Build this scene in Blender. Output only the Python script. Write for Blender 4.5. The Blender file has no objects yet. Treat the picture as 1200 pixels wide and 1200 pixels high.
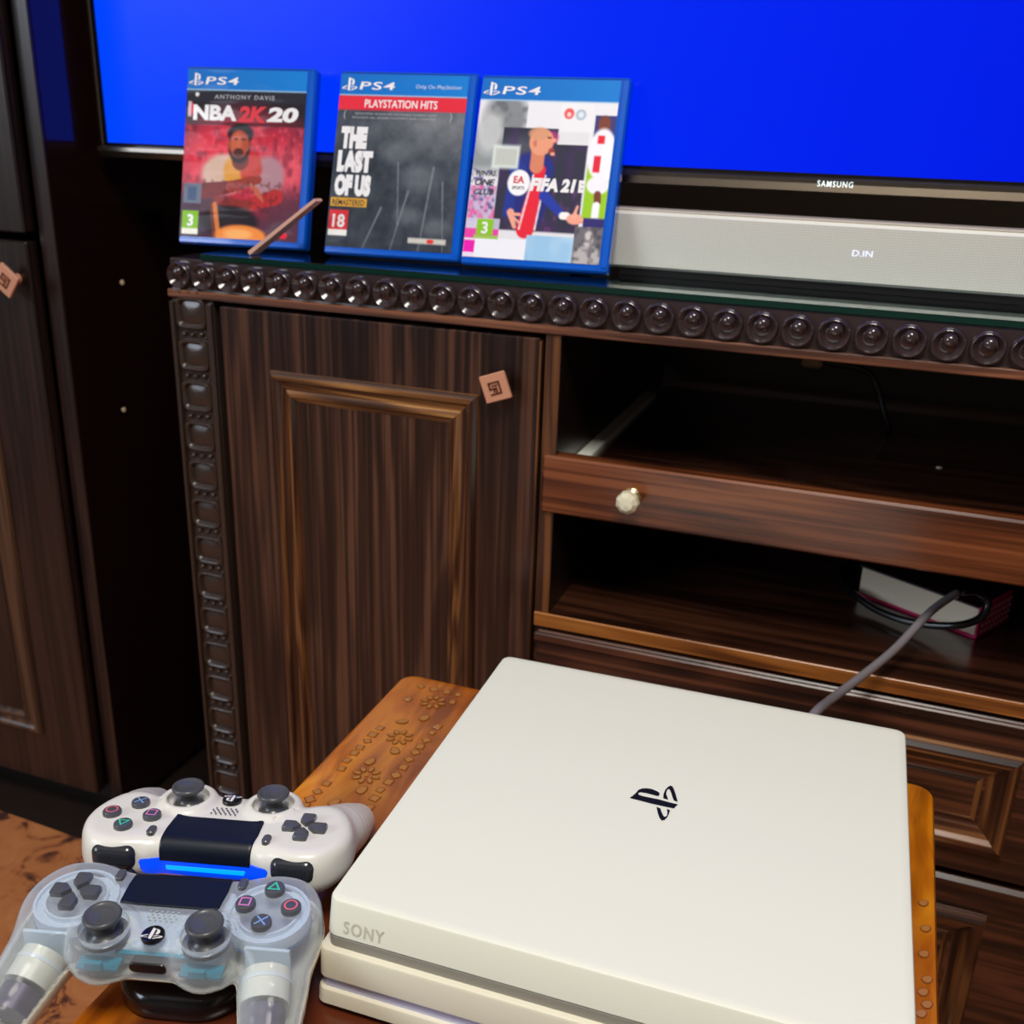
import bpy, math, random
import numpy as np
from mathutils import Matrix, Vector
random.seed(7)
C = bpy.context.scene.collection
SC = bpy.context.scene
PI = math.pi
sin, cos = math.sin, math.cos

# ------------------------------------------------------------ camera, light, exposure
def make_camera():
    yaw, pit, roll = .3429, .3571, .0321
    f = Vector((-sin(yaw)*cos(pit), cos(yaw)*cos(pit), -sin(pit)))
    rt = Vector((cos(yaw), sin(yaw), 0)); up = rt.cross(f)
    r = cos(roll)*rt + sin(roll)*up; u = -sin(roll)*rt + cos(roll)*up
    cd = bpy.data.cameras.new('camera'); cam = bpy.data.objects.new('camera', cd); C.objects.link(cam)
    M = Matrix((( r.x, u.x, -f.x, .6609), (r.y, u.y, -f.y, -.8408), (r.z, u.z, -f.z, .167), (0, 0, 0, 1)))
    cam.matrix_world = M
    cd.sensor_width = 36; cd.lens = 1215.97/1200*36; cd.clip_start = .02
    cd.dof.use_dof = True; cd.dof.focus_distance = .62; cd.dof.aperture_fstop = 11
    SC.camera = cam
make_camera()
SC.view_settings.view_transform = 'Standard'; SC.view_settings.look = 'None'
SC.view_settings.exposure = 0; SC.view_settings.gamma = 1
SC.view_settings.use_curve_mapping = False
W = bpy.data.worlds.new('world'); SC.world = W; W.use_nodes = True
W.node_tree.nodes['Background'].inputs[0].default_value = (.75, .83, 1, 1)
W.node_tree.nodes['Background'].inputs[1].default_value = .5
def area(name, loc, target, size, power, color, sy=None):
    l = bpy.data.lights.new(name, 'AREA'); l.energy = power; l.color = color
    l.shape = 'RECTANGLE'; l.size = size; l.size_y = sy or size
    o = bpy.data.objects.new(name, l); C.objects.link(o); o.location = loc
    o.rotation_euler = (Vector(target)-Vector(loc)).to_track_quat('-Z', 'Y').to_euler()
    return o
area('ceiling_light', (.72, -1.0, 1.35), (.68, -.75, 0), .55, 27, (1, .95, .86), .55)
area('window_light', (-1.5, -2.2, .95), (.5, 0, 0), 1.2, 34, (.78, .87, 1), 1.1)

# ------------------------------------------------------------ mesh helpers
class MB:
    def __init__(s): s.v = []; s.f = []; s.m = []
    def add(s, vs, fs, mi=0):
        n = len(s.v); s.v += [tuple(map(float, v)) for v in vs]
        s.f += [tuple(i+n for i in f) for f in fs]; s.m += [mi]*len(fs); return s
    def box(s, a, b, mi=0, bev=0):
        x0, y0, z0 = a; x1, y1, z1 = b
        if bev <= 0:
            return s.add([(x, y, z) for z in (z0, z1) for y in (y0, y1) for x in (x0, x1)],
                [(0,2,3,1),(4,5,7,6),(0,1,5,4),(2,6,7,3),(0,4,6,2),(1,3,7,5)], mi)
        e = bev
        pts = []; idx = {}
        for i, sx in enumerate((-1, 1)):
            for j, sy in enumerate((-1, 1)):
                for k, sz in enumerate((-1, 1)):
                    X = (x0, x1)[i]; Y = (y0, y1)[j]; Z = (z0, z1)[k]
                    for a_ in range(3):
                        p = [X-sx*e, Y-sy*e, Z-sz*e]; p[a_] = (X, Y, Z)[a_]
                        idx[(i, j, k, a_)] = len(pts); pts.append(p)
        g = lambda i, j, k, a_: idx[(i, j, k, a_)]
        F = []
        for q in (0, 1):
            F += [[g(q,0,0,0), g(q,1,0,0), g(q,1,1,0), g(q,0,1,0)], [g(0,q,0,1), g(1,q,0,1), g(1,q,1,1), g(0,q,1,1)], [g(0,0,q,2), g(1,0,q,2), g(1,1,q,2), g(0,1,q,2)]]
        for p in (0, 1):
            for q in (0, 1):
                F += [[g(0,p,q,1), g(1,p,q,1), g(1,p,q,2), g(0,p,q,2)], [g(p,0,q,0), g(p,1,q,0), g(p,1,q,2), g(p,0,q,2)], [g(p,q,0,0), g(p,q,1,0), g(p,q,1,1), g(p,q,0,1)]]
                for r in (0, 1): F.append([g(p,q,r,0), g(p,q,r,1), g(p,q,r,2)])
        c = np.array([(x0+x1)/2, (y0+y1)/2, (z0+z1)/2]); P = np.array(pts)
        out = []
        for f in F:
            n = np.cross(P[f[1]]-P[f[0]], P[f[2]]-P[f[0]])
            if n @ (P[f].mean(0)-c) < 0: f = f[::-1]
            out.append(tuple(f))
        return s.add(pts, out, mi)
    def loops(s, rings, close=True, cap0=False, cap1=False, mi=0):
        n = len(rings[0]); vs = [p for r in rings for p in r]; fs = []
        for i in range(len(rings)-1):
            for j in range(n if close else n-1):
                k = (j+1) % n
                fs.append((i*n+j, i*n+k, (i+1)*n+k, (i+1)*n+j))
        if cap0: fs.append(tuple(range(n))[::-1])
        if cap1: fs.append(tuple((len(rings)-1)*n+j for j in range(n)))
        return s.add(vs, fs, mi)
    def lathe(s, prof, c=(0, 0, 0), n=24, axis='z', mi=0, sx=1, sy=1):
        rings = []
        for r, h in prof:
            ring = []
            for j in range(n):
                a = 2*PI*j/n; x, y = r*cos(a)*sx, r*sin(a)*sy
                p = {'z': (x, y, h), 'y': (x, -h, y), 'x': (h, x, y)}[axis]
                ring.append((c[0]+p[0], c[1]+p[1], c[2]+p[2]))
            rings.append(ring)
        return s.loops(rings, True, prof[0][0] > 1e-6, prof[-1][0] > 1e-6, mi)
    def tube(s, pts, r, n=10, mi=0, closed=False):
        P = [Vector(p) for p in pts]; rings = []; N = None
        for i, p in enumerate(P):
            a = P[i-1] if (i > 0 or closed) else p; b = P[(i+1) % len(P)] if (i < len(P)-1 or closed) else p
            t = (b-a).normalized()
            if N is None:
                N = t.cross(Vector((0, 0, 1)))
                if N.length < .05: N = t.cross(Vector((0, 1, 0)))
            N = (N-t*N.dot(t)).normalized(); B = t.cross(N)
            rings.append([tuple(p+r*(cos(2*PI*j/n)*N+sin(2*PI*j/n)*B)) for j in range(n)])
        if closed: rings.append(rings[0])
        return s.loops(rings, True, not closed, not closed, mi)
    def prism(s, pts, z0, z1, mi=0):
        return s.loops([[(x, y, z0) for x, y in pts], [(x, y, z1) for x, y in pts]], True, True, True, mi)
    def rot_xz(s, i0, c, ang):
        for i in range(i0, len(s.v)):
            x, y, z = s.v[i]; dx, dz = x-c[0], z-c[1]
            s.v[i] = (c[0]+dx*cos(ang)-dz*sin(ang), y, c[1]+dx*sin(ang)+dz*cos(ang))
        return s

def spline(pts, n=8):
    P = [np.array(p, float) for p in pts]; P = [2*P[0]-P[1]]+P+[2*P[-1]-P[-2]]; out = []
    for i in range(1, len(P)-2):
        for k in range(n):
            t = k/n
            out.append(.5*((2*P[i])+(-P[i-1]+P[i+1])*t+(2*P[i-1]-5*P[i]+4*P[i+1]-P[i+2])*t*t+(-P[i-1]+3*P[i]-3*P[i+1]+P[i+2])*t**3))
    out.append(P[-2]); return [tuple(p) for p in out]

def smooth_mesh(me, angle=None):
    me.shade_smooth()
    if angle:
        try: me.set_sharp_from_angle(angle=math.radians(angle))
        except Exception: pass

def mk(name, mb, mats, parent=None, smooth=None, world=True, fix=True):
    """world=True: vertices are world coordinates, moved into the parent's frame"""
    me = bpy.data.meshes.new(name)
    V = mb.v
    if parent is not None and world:
        L = parent.location; V = [(x-L.x, y-L.y, z-L.z) for x, y, z in V]
    me.from_pydata(V, [], mb.f)
    if not isinstance(mats, (list, tuple)): mats = [mats]
    for m in mats: me.materials.append(m)
    if len(mats) > 1: me.polygons.foreach_set('material_index', mb.m)
    if fix:
        import bmesh
        b = bmesh.new(); b.from_mesh(me); bmesh.ops.recalc_face_normals(b, faces=b.faces); b.to_mesh(me); b.free()
    if smooth: smooth_mesh(me, smooth if smooth is not True else None)
    me.update()
    o = bpy.data.objects.new(name, me); C.objects.link(o)
    if parent is not None: o.parent = parent
    return o

def thing(name, label, cat, loc=(0, 0, 0), rot=(0, 0, 0), group=None):
    o = bpy.data.objects.new(name, None); C.objects.link(o); o.empty_display_size = .02
    o.location = loc; o.rotation_euler = rot; o['label'] = label; o['category'] = cat
    if group: o['group'] = group
    return o
def tag(o, label, cat, group=None):
    o['label'] = label; o['category'] = cat
    if group: o['group'] = group
    return o
def struct(name, mb, m):
    o = mk(name, mb, m); o['kind'] = 'structure'; return o
def dup(src, parent, loc):
    o = src.copy(); C.objects.link(o); o.parent = parent; o.location = loc; return o

# ------------------------------------------------------------ materials
def lin(c):
    c = np.array(c, float)/255
    return tuple(np.where(c <= .04045, c/12.92, ((c+.055)/1.055)**2.4))
def mat(name, col, rough=.5, metal=0, coat=0, spec=.5, trans=0, ior=1.45, emit=None, es=1, bump=None, coatr=.05):
    m = bpy.data.materials.new(name); m.use_nodes = True; nt = m.node_tree
    b = nt.nodes['Principled BSDF']
    b.inputs['Base Color'].default_value = (*lin(col), 1); b.inputs['Roughness'].default_value = rough
    b.inputs['Metallic'].default_value = metal; b.inputs['Coat Weight'].default_value = coat
    b.inputs['Coat Roughness'].default_value = coatr
    b.inputs['Specular IOR Level'].default_value = spec; b.inputs['Transmission Weight'].default_value = trans
    b.inputs['IOR'].default_value = ior
    if emit: b.inputs['Emission Color'].default_value = (*lin(emit), 1); b.inputs['Emission Strength'].default_value = es
    if bump:
        sc, st = bump; n = nt.nodes.new('ShaderNodeTexNoise'); n.inputs['Scale'].default_value = sc; n.inputs['Detail'].default_value = 3
        tc = nt.nodes.new('ShaderNodeTexCoord'); nt.links.new(tc.outputs['Object'], n.inputs['Vector'])
        bu = nt.nodes.new('ShaderNodeBump'); bu.inputs['Strength'].default_value = st; bu.inputs['Distance'].default_value = .001
        nt.links.new(n.outputs['Fac'], bu.inputs['Height']); nt.links.new(bu.outputs[0], b.inputs['Normal'])
    return m
def ramp(nt, stops):
    r = nt.nodes.new('ShaderNodeValToRGB'); e = r.color_ramp.elements
    while len(e) < len(stops): e.new(.5)
    for i, (p, c) in enumerate(stops): e[i].position = p; e[i].color = (*lin(c), 1)
    return r
def wood(name, cols, grain='z', rough=.3, fine=1.0, coat=.4, seed=0, streak=1.0, bump=.15):
    """stripes run along the grain axis: stretched noise + wavy cathedral figure"""
    m = bpy.data.materials.new(name); m.use_nodes = True; nt = m.node_tree; L = nt.links
    b = nt.nodes['Principled BSDF']; tc = nt.nodes.new('ShaderNodeTexCoord')
    g = nt.nodes.new('ShaderNodeNewGeometry')
    mp = nt.nodes.new('ShaderNodeMapping'); L.new(g.outputs['Position'], mp.inputs['Vector'])
    s = [185*fine]*3; s['xyz'.index(grain)] = 3.0; mp.inputs['Scale'].default_value = s; mp.inputs['Location'].default_value = (seed, seed*.7, seed*1.3)
    n1 = nt.nodes.new('ShaderNodeTexNoise'); n1.inputs['Scale'].default_value = 1; n1.inputs['Detail'].default_value = 4; n1.inputs['Distortion'].default_value = .3
    L.new(mp.outputs[0], n1.inputs['Vector'])
    mp2 = nt.nodes.new('ShaderNodeMapping'); L.new(g.outputs['Position'], mp2.inputs['Vector'])
    s2 = [22*fine]*3; s2['xyz'.index(grain)] = 1.6; mp2.inputs['Scale'].default_value = s2; mp2.inputs['Location'].default_value = (seed*2, seed, seed)
    n2 = nt.nodes.new('ShaderNodeTexNoise'); n2.inputs['Scale'].default_value = 1; n2.inputs['Detail'].default_value = 2; n2.inputs['Distortion'].default_value = .8
    L.new(mp2.outputs[0], n2.inputs['Vector'])
    # growth rings: sine of the broad noise
    mu = nt.nodes.new('ShaderNodeMath'); mu.operation = 'MULTIPLY'; mu.inputs[1].default_value = 42*streak; L.new(n2.outputs['Fac'], mu.inputs[0])
    sn = nt.nodes.new('ShaderNodeMath'); sn.operation = 'SINE'; L.new(mu.outputs[0], sn.inputs[0])
    ma = nt.nodes.new('ShaderNodeMath'); ma.operation = 'MULTIPLY_ADD'; ma.inputs[1].default_value = .10; L.new(sn.outputs[0], ma.inputs[0]); L.new(n1.outputs['Fac'], ma.inputs[2])
    r = ramp(nt, [(.34, cols[0]), (.5, cols[1]), (.68, cols[2])]); L.new(ma.outputs[0], r.inputs[0])
    L.new(r.outputs[0], b.inputs['Base Color'])
    b.inputs['Roughness'].default_value = rough; b.inputs['Coat Weight'].default_value = coat; b.inputs['Coat Roughness'].default_value = .22
    if bump:
        bu = nt.nodes.new('ShaderNodeBump'); bu.inputs['Strength'].default_value = bump; bu.inputs['Distance'].default_value = .0006
        L.new(ma.outputs[0], bu.inputs['Height']); L.new(bu.outputs[0], b.inputs['Normal'])
    return m

DK = [(20, 10, 8), (52, 28, 20), (98, 58, 38)]
wood_v = wood('walnut_vertical', [(20, 11, 10), (42, 25, 20), (80, 52, 39)], 'z', streak=.5)
wood_panel = wood('walnut_panel', [(24, 14, 12), (46, 28, 22), (88, 58, 43)], 'z', fine=1.3, seed=3, streak=.45)
wood_x = wood('walnut_horizontal', DK, 'x', seed=5)
wood_dr = wood('walnut_drawer_front', [(56, 26, 13), (92, 46, 24), (128, 72, 40)], 'x', fine=.8, rough=.25, seed=9, coat=.6, streak=.35)
wood_tray = wood('walnut_shelf', [(34, 17, 11), (56, 30, 19), (74, 42, 27)], 'x', rough=.18, fine=.5, seed=2, coat=.7)
wood_in = wood('walnut_inside', [(18, 10, 8), (30, 17, 12), (42, 25, 17)], 'x', rough=.35, seed=4, coat=.3)
wood_tall = wood('walnut_tall', [(19, 11, 10), (30, 18, 16), (46, 28, 24)], 'z', rough=.35, seed=11, coat=.3, streak=.4)
wood_tall_m = wood('tall_cupboard_moulding', [(34, 22, 17), (62, 42, 32), (92, 66, 48)], 'z', rough=.35, seed=14, coat=.3, streak=.4)
wood_low = wood('walnut_lower_drawers', [(26, 13, 10), (58, 30, 20), (94, 54, 36)], 'x', fine=.9, rough=.4, seed=21, coat=.2, streak=.6)
wood_side = mat('polished_dark_side', (26, 10, 9), rough=.12, coat=.5, spec=.6, coatr=.08)
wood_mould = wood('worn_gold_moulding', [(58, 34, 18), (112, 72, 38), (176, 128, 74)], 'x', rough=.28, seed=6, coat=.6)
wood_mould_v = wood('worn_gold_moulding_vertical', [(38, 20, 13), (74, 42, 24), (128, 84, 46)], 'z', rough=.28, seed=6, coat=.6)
wood_mould_d = wood('dark_moulding', [(36, 18, 12), (84, 48, 28), (150, 104, 62)], 'x', rough=.25, seed=8, coat=.6)
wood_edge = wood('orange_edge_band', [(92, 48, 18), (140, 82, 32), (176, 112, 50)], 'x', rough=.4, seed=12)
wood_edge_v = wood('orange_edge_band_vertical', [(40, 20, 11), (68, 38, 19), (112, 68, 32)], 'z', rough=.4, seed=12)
wood_carve = mat('carved_dark_lacquer', (52, 40, 42), rough=.18, coat=1, coatr=.1, bump=(160, .25))
wood_post = mat('carved_post_lacquer', (52, 40, 34), rough=.32, coat=.5, coatr=.2, bump=(220, .35))
wood_under = wood('ledge_lower_edge', [(58, 32, 22), (98, 58, 40), (132, 84, 58)], 'x', rough=.4, seed=1)
black = mat('black', (8, 8, 9), .4)
copper = mat('copper', (222, 160, 130), .3, metal=.3, bump=(300, .1))
copper_dk = mat('copper_dark', (120, 70, 50), .4, metal=.6)
brass = mat('brass', (200, 180, 130), .25, metal=.9)

# ------------------------------------------------------------ surfaces from distance fields (millimetres)
def surface_nets(F, o, h):
    ins = F < 0; nx, ny, nz = F.shape
    cnt = np.zeros((nx-1, ny-1, nz-1)); acc = np.zeros((nx-1, ny-1, nz-1, 3))
    cr = [(0,0,0),(1,0,0),(0,1,0),(1,1,0),(0,0,1),(1,0,1),(0,1,1),(1,1,1)]
    sl = lambda A, c: A[c[0]:nx-1+c[0], c[1]:ny-1+c[1], c[2]:nz-1+c[2]]
    for a in range(8):
        for b in range(a+1, 8):
            d = np.abs(np.array(cr[a])-np.array(cr[b]))
            if d.sum() != 1: continue
            fa, fb = sl(F, cr[a]), sl(F, cr[b]); m = (fa < 0) != (fb < 0)
            t = np.where(m, fa/np.where(m, fa-fb, 1), 0)
            for k in range(3): acc[..., k] += np.where(m, cr[a][k]+t*(cr[b][k]-cr[a][k]), 0)
            cnt += m
    act = cnt > 0; idx = -np.ones(act.shape, int); idx[act] = np.arange(act.sum())
    I = np.argwhere(act); V = (I+acc[act]/cnt[act][:, None])*h+np.array(o)
    faces = []
    for ax in range(3):
        s0 = [slice(1, -1)]*3; s0[ax] = slice(0, -1); s1 = [slice(1, -1)]*3; s1[ax] = slice(1, None)
        A = ins[tuple(s0)]; B = ins[tuple(s1)]
        u, v = [(1, 2), (2, 0), (0, 1)][ax]
        for flip, M in ((False, A & ~B), (True, ~A & B)):
            p = np.argwhere(M); q = p.copy(); q += 1; q[:, ax] -= 1
            def g(du, dv):
                r = q.copy(); r[:, u] += du; r[:, v] += dv; return idx[r[:, 0], r[:, 1], r[:, 2]]
            Q = np.stack([g(-1, -1), g(0, -1), g(0, 0), g(-1, 0)], 1)
            if flip: Q = Q[:, ::-1]
            faces.append(Q)
    return V, np.concatenate(faces)
def grid(lo, hi, h):
    ax = [np.arange(lo[i], hi[i]+h, h) for i in range(3)]
    return np.meshgrid(*ax, indexing='ij')
def smin(a, b, k): 
    h = np.clip(.5+.5*(b-a)/k, 0, 1); return b*(1-h)+a*h-k*h*(1-h)
def smax(a, b, k): return -smin(-a, -b, k)
def rbox(X, Y, Z, c, s, r):
    q = [np.abs(A-c[i])-s[i]+r for i, A in enumerate((X, Y, Z))]
    return np.sqrt(sum(np.maximum(k, 0)**2 for k in q))+np.minimum(np.maximum(q[0], np.maximum(q[1], q[2])), 0)-r
def rcyl(X, Y, Z, c, R, hh, r):
    a = np.sqrt((X-c[0])**2+(Y-c[1])**2)-R+r; b = np.abs(Z-c[2])-hh+r
    return np.sqrt(np.maximum(a, 0)**2+np.maximum(b, 0)**2)+np.minimum(np.maximum(a, b), 0)-r
def cone(X, Y, Z, a, b, ra, rb):
    a = np.array(a, float); b = np.array(b, float); d = b-a
    t = np.clip(((X-a[0])*d[0]+(Y-a[1])*d[1]+(Z-a[2])*d[2])/(d@d), 0, 1)
    return np.sqrt((X-a[0]-t*d[0])**2+(Y-a[1]-t*d[1])**2+(Z-a[2]-t*d[2])**2)-(ra+(rb-ra)*t)
def sdf_obj(name, fn, lo, hi, h, m, parent, off=(0, 0, 0)):
    X, Y, Z = grid(lo, hi, h); V, Q = surface_nets(fn(X, Y, Z), lo, h)
    V = (V+np.array(off))/1000
    me = bpy.data.meshes.new(name); me.from_pydata(V.tolist(), [], Q.tolist()); me.materials.append(m); me.shade_smooth(); me.update()
    o = bpy.data.objects.new(name, me); C.objects.link(o); o.parent = parent; return o

# ------------------------------------------------------------ lettering
def text_mesh(body, w, h, depth=.0002, bold=0, shear=0, tight=True, spacing=1.0):
    cu = bpy.data.curves.new('lettering', 'FONT'); cu.body = body; cu.extrude = 0; cu.offset = bold; cu.shear = shear; cu.space_character = spacing; cu.resolution_u = 3
    ob = bpy.data.objects.new('lettering', cu); C.objects.link(ob)
    dg = bpy.context.evaluated_depsgraph_get(); me = bpy.data.meshes.new_from_object(ob.evaluated_get(dg))
    V = np.array([v.co[:] for v in me.vertices]); F = [tuple(p.vertices) for p in me.polygons]
    bpy.data.objects.remove(ob); bpy.data.meshes.remove(me)
    lo, hi = V.min(0), V.max(0)
    V = (V-lo)/np.maximum(hi-lo, 1e-6)
    return V[:, 0]*w, V[:, 1]*h, F
def put_text(mb, body, x, y, w, h, plane, mi=0, **k):
    U, V, F = text_mesh(body, w, h, **k)
    mb.add([plane(x+u, y+v) for u, v in zip(U, V)], F, mi)

# the console maker's emblem: three pieces, upright, centred (traced shape, about 28 units high)
_A = [(131.51,143.62),(132.64,145.6),(134,149.62),(134.96,153.53),(136.74,155.79),(139.21,156.91),(142.29,157.3),(145.61,156.44),(147.63,155.25),(148.19,153.52),(147.72,151.39),(146.61,151.35),(143.42,151.68),(139.81,151.86),(136.75,151.46),(135.45,150.18),(136.05,148.46),(138.83,147.98),(147.66,148.28),(154.38,147.79),(160.57,147.51),(159.06,142.57),(153.2,142.42),(144.41,142.45),(137.68,142.91),(132.52,143.08)]
_B = [(151.03,150.34),(150.4,154.76),(150.61,159.55),(151.52,163.07),(152.71,165.13),(154.14,164.72),(155.84,161.56),(157.94,156.09),(160.02,150.11),(157.64,150.42),(156.13,153.84),(154.43,158.26),(153.05,160.88),(152.12,161.08),(151.65,158.77),(151.98,155.36),(153.37,152.01),(154.18,150.01)]
_D = [(148.79,140.35),(151.32,139.68),(152.91,135.97),(154.58,132.94),(155.74,132.5),(156.46,134.39),(156.01,137.9),(155.09,140.52),(157.14,140.04),(157.21,136.14),(156.84,132.34),(155.73,129.16),(154.38,128.36),(152.76,130.06),(150.82,134.44)]
EMB = [[(y-146.5, -(x-146)) for x, y in P] for P in (_A, _B, _D)]
from mathutils.geometry import tessellate_polygon
def put_poly(mb, pts, plane, mi=0):
    T = tessellate_polygon([[Vector((x, y, 0)) for x, y in pts]])
    mb.add([plane(x, y) for x, y in pts], [tuple(t) for t in T], mi)
def put_emblem(mb, cx, cy, h, plane, mi=0, rot=0, sx=1):
    k = h/29.0
    for P in EMB:
        put_poly(mb, [(cx+(x*cos(rot)*sx-y*sin(rot))*k, cy+(x*sin(rot)*sx+y*cos(rot))*k) for x, y in P], plane, mi)

# ============================================================ THE ROOM
FZ = -.70
rug_m = bpy.data.materials.new('mottled_orange_rug'); rug_m.use_nodes = True
nt = rug_m.node_tree; b = nt.nodes['Principled BSDF']; g = nt.nodes.new('ShaderNodeNewGeometry')
n1 = nt.nodes.new('ShaderNodeTexNoise'); n1.inputs['Scale'].default_value = 16; n1.inputs['Detail'].default_value = 6; n1.inputs['Roughness'].default_value = .66; n1.inputs['Distortion'].default_value = 1.4
nt.links.new(g.outputs['Position'], n1.inputs['Vector'])
r = ramp(nt, [(.37, (58, 28, 16)), (.42, (112, 58, 30)), (.46, (170, 102, 54)), (.75, (188, 122, 70))]); nt.links.new(n1.outputs['Fac'], r.inputs[0])
nt.links.new(r.outputs[0], b.inputs['Base Color']); b.inputs['Roughness'].default_value = .75
bu = nt.nodes.new('ShaderNodeBump'); bu.inputs['Strength'].default_value = .4; bu.inputs['Distance'].default_value = .004
nt.links.new(n1.outputs['Fac'], bu.inputs['Height']); nt.links.new(bu.outputs[0], b.inputs['Normal'])
wall_m = mat('cream_wall_paint', (176, 164, 146), .8, bump=(60, .2))
ceil_m = mat('white_ceiling_paint', (232, 228, 220), .85)
RX0, RX1, RY0, RY1, RZ1 = -2.0, 2.8, -3.2, .72, 1.9
struct('floor', MB().box((RX0, RY0, FZ-.1), (RX1, RY1, FZ)), mat('dark_floor', (34, 24, 20), .5))
tag(mk('rug', MB().prism([(-1.3, -2.4), (1.9, -2.4), (1.9, -.10), (-1.3, .045)], FZ, FZ+.006), rug_m), 'mottled orange-brown rug on the floor at the lower left', 'rug')
struct('ceiling', MB().box((RX0, RY0, RZ1), (RX1, RY1, RZ1+.1)), ceil_m)
struct('wall_back', MB().box((RX0, RY1, FZ), (RX1, RY1+.1, RZ1)), wall_m)
struct('wall_front', MB().box((RX0, RY0-.1, FZ), (RX1, RY0, RZ1)), wall_m)
struct('wall_left', MB().box((RX0-.1, RY0, FZ), (RX0, RY1, RZ1)), wall_m)
struct('wall_right', MB().box((RX1, RY0, FZ), (RX1+.1, RY1, RZ1)), wall_m)
struct('baseboard_back', MB().box((RX0, RY1-.015, FZ), (RX1, RY1, FZ+.08), bev=.003), ceil_m)

# ============================================================ MOULDED PANELS
def moulding(mb, x0, x1, z0, z1, y, prof, mi_h=0, mi_v=1):
    """mitred frame: prof = [(inset, projection)], front faces look to -y"""
    R = [[(x0+i, y-p, z0+i), (x1-i, y-p, z0+i), (x1-i, y-p, z1-i), (x0+i, y-p, z1-i)] for i, p in prof]
    for a in range(len(R)-1):
        for j in range(4):
            k = (j+1) % 4
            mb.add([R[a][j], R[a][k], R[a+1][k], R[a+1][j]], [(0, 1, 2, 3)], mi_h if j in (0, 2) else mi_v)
PROF = [(0, 0), (.001, .004), (.004, .006), (.008, .006), (.011, .0035), (.017, .002), (.020, .0045), (.023, .0045), (.026, .001), (.029, 0)]
PROF_B = [(0, 0), (.001, .006), (.005, .009), (.010, .008), (.013, .004), (.022, .001), (.025, -.001), (.028, .001), (.031, 0)]

def knob_tag(root, name, cx, cz, y, s, ang):
    k = MB(); k.box((cx-s/2, y-.016, cz-s/2), (cx+s/2, y-.012, cz+s/2), 0, .0008); k.rot_xz(0, (cx, cz), ang)
    k.lathe([(.0055, 0), (.004, .004), (.004, .0125)], (cx, y, cz), 12, 'y')
    ko = mk(name, k, copper, root)
    e = MB(); t = s*.05; yy = y-.0172
    def bar(a, b, c_, d):
        i0 = len(e.v); e.box((cx+a*s, yy, cz+b*s), (cx+c_*s, y-.0158, cz+d*s)); e.rot_xz(i0, (cx, cz), ang)
    for q in [(-.22,.17,.22,.23), (-.22,-.05,-.16,.23), (-.22,-.05,.08,.01), (.02,-.22,.08,.01), (.16,-.22,.22,.23), (-.1,.05,.12,.10), (-.22,-.24,.22,-.18), (-.07,-.15,-.02,-.05)]: bar(*q)
    em = mk('knob_emblem', e, copper_dk, ko, world=False)
    # knob is parented to root with its own vertices in the root frame
    L = root.location
    for v in em.data.vertices: v.co.x -= L.x; v.co.y -= L.y; v.co.z -= L.z
    return ko

# ============================================================ TV CABINET
CX1 = 1.27; CD = .46; TOP = .0375
cab = thing('tv_cabinet', 'dark walnut television cabinet with beaded carved top edge and open shelves', 'cabinet', (CX1/2, CD/2, FZ))
P = lambda name, mb, m, **k: mk(name, mb, m, cab, **k)
# carved top board
P('top_board', MB().box((0, .004, .0005), (CX1, CD, TOP), 0, .0015), [wood_carve])
P('lower_edge_strip', MB().box((-.0005, -.002, .0008), (CX1+.0005, .010, .0085), 0, .001), [wood_under])
P('left_side', MB().box((.002, .03, FZ+.02), (.02, CD, .0003)), [wood_v])
P('right_side', MB().box((CX1-.02, .03, FZ+.02), (CX1-.002, CD, .0003)), [wood_v])
P('back_panel', MB().box((.02, CD-.02, FZ+.03), (CX1-.02, CD-.008, .0003)), [wood_in])
P('plinth', MB().box((.03, .03, FZ), (CX1-.03, CD-.02, FZ+.045)), [wood_in])
# beads on the top edge
bm_ = MB()
prof = [(.0131, -.0045), (.0131, .0008), (.0124, .0030), (.0114, .0036), (.0100, .0024), (.0082, .0006), (.0066, -.0006), (.0054, -.0002)]
bm_.lathe(prof, (0, 0, 0), 20, 'y', sx=1, sy=.98)
bm_.lathe([(.0058, -.001), (.0056, .003), (.0046, .0052), (.0028, .0066), (.0009, .0071), (.00001, .0072)], (.0008, 0, .0035), 14, 'y')
nb = 46; proto = None
for i in range(nb):
    x = .0139+i*(CX1-.0278)/(nb-1)
    loc = (x-cab.location.x, 0-cab.location.y, .0222-cab.location.z)
    if proto is None:
        proto = mk('carved_bead', bm_, wood_carve, cab, smooth=50, world=False); proto.location = loc
    else: dup(proto, cab, loc)
# carved corner posts
for side, (xa, xb) in enumerate([(.001, .0485), (CX1-.0485, CX1-.001)]):
    pm = MB().box((xa, .002, FZ), (xb, .03, -.0002), 0, .001)
    pm.box((xa, -.003, FZ+.01), (xa+.004, .003, -.003), 0, .001); pm.box((xb-.006, -.003, FZ+.01), (xb, .003, -.003), 0, .001)
    post = mk('corner_post', pm, wood_post, cab)
    if side: break
link = MB()
def sq_ring(rx, rz, y, n=24, e=.42):
    out = []
    for j in range(n):
        a = 2*PI*j/n; c_, s_ = cos(a), sin(a)
        out.append((rx*abs(c_)**e*(1 if c_ >= 0 else -1), y, rz*abs(s_)**e*(1 if s_ >= 0 else -1)))
    return out
link.loops([sq_ring(.0175, .0155, .003), sq_ring(.017, .015, -.0022), sq_ring(.0155, .0138, -.0030), sq_ring(.0140, .0122, -.0020), sq_ring(.0128, .011, .0012), sq_ring(.010, .0085, .0006), sq_ring(.006, .005, -.0006)], cap1=True)
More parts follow.
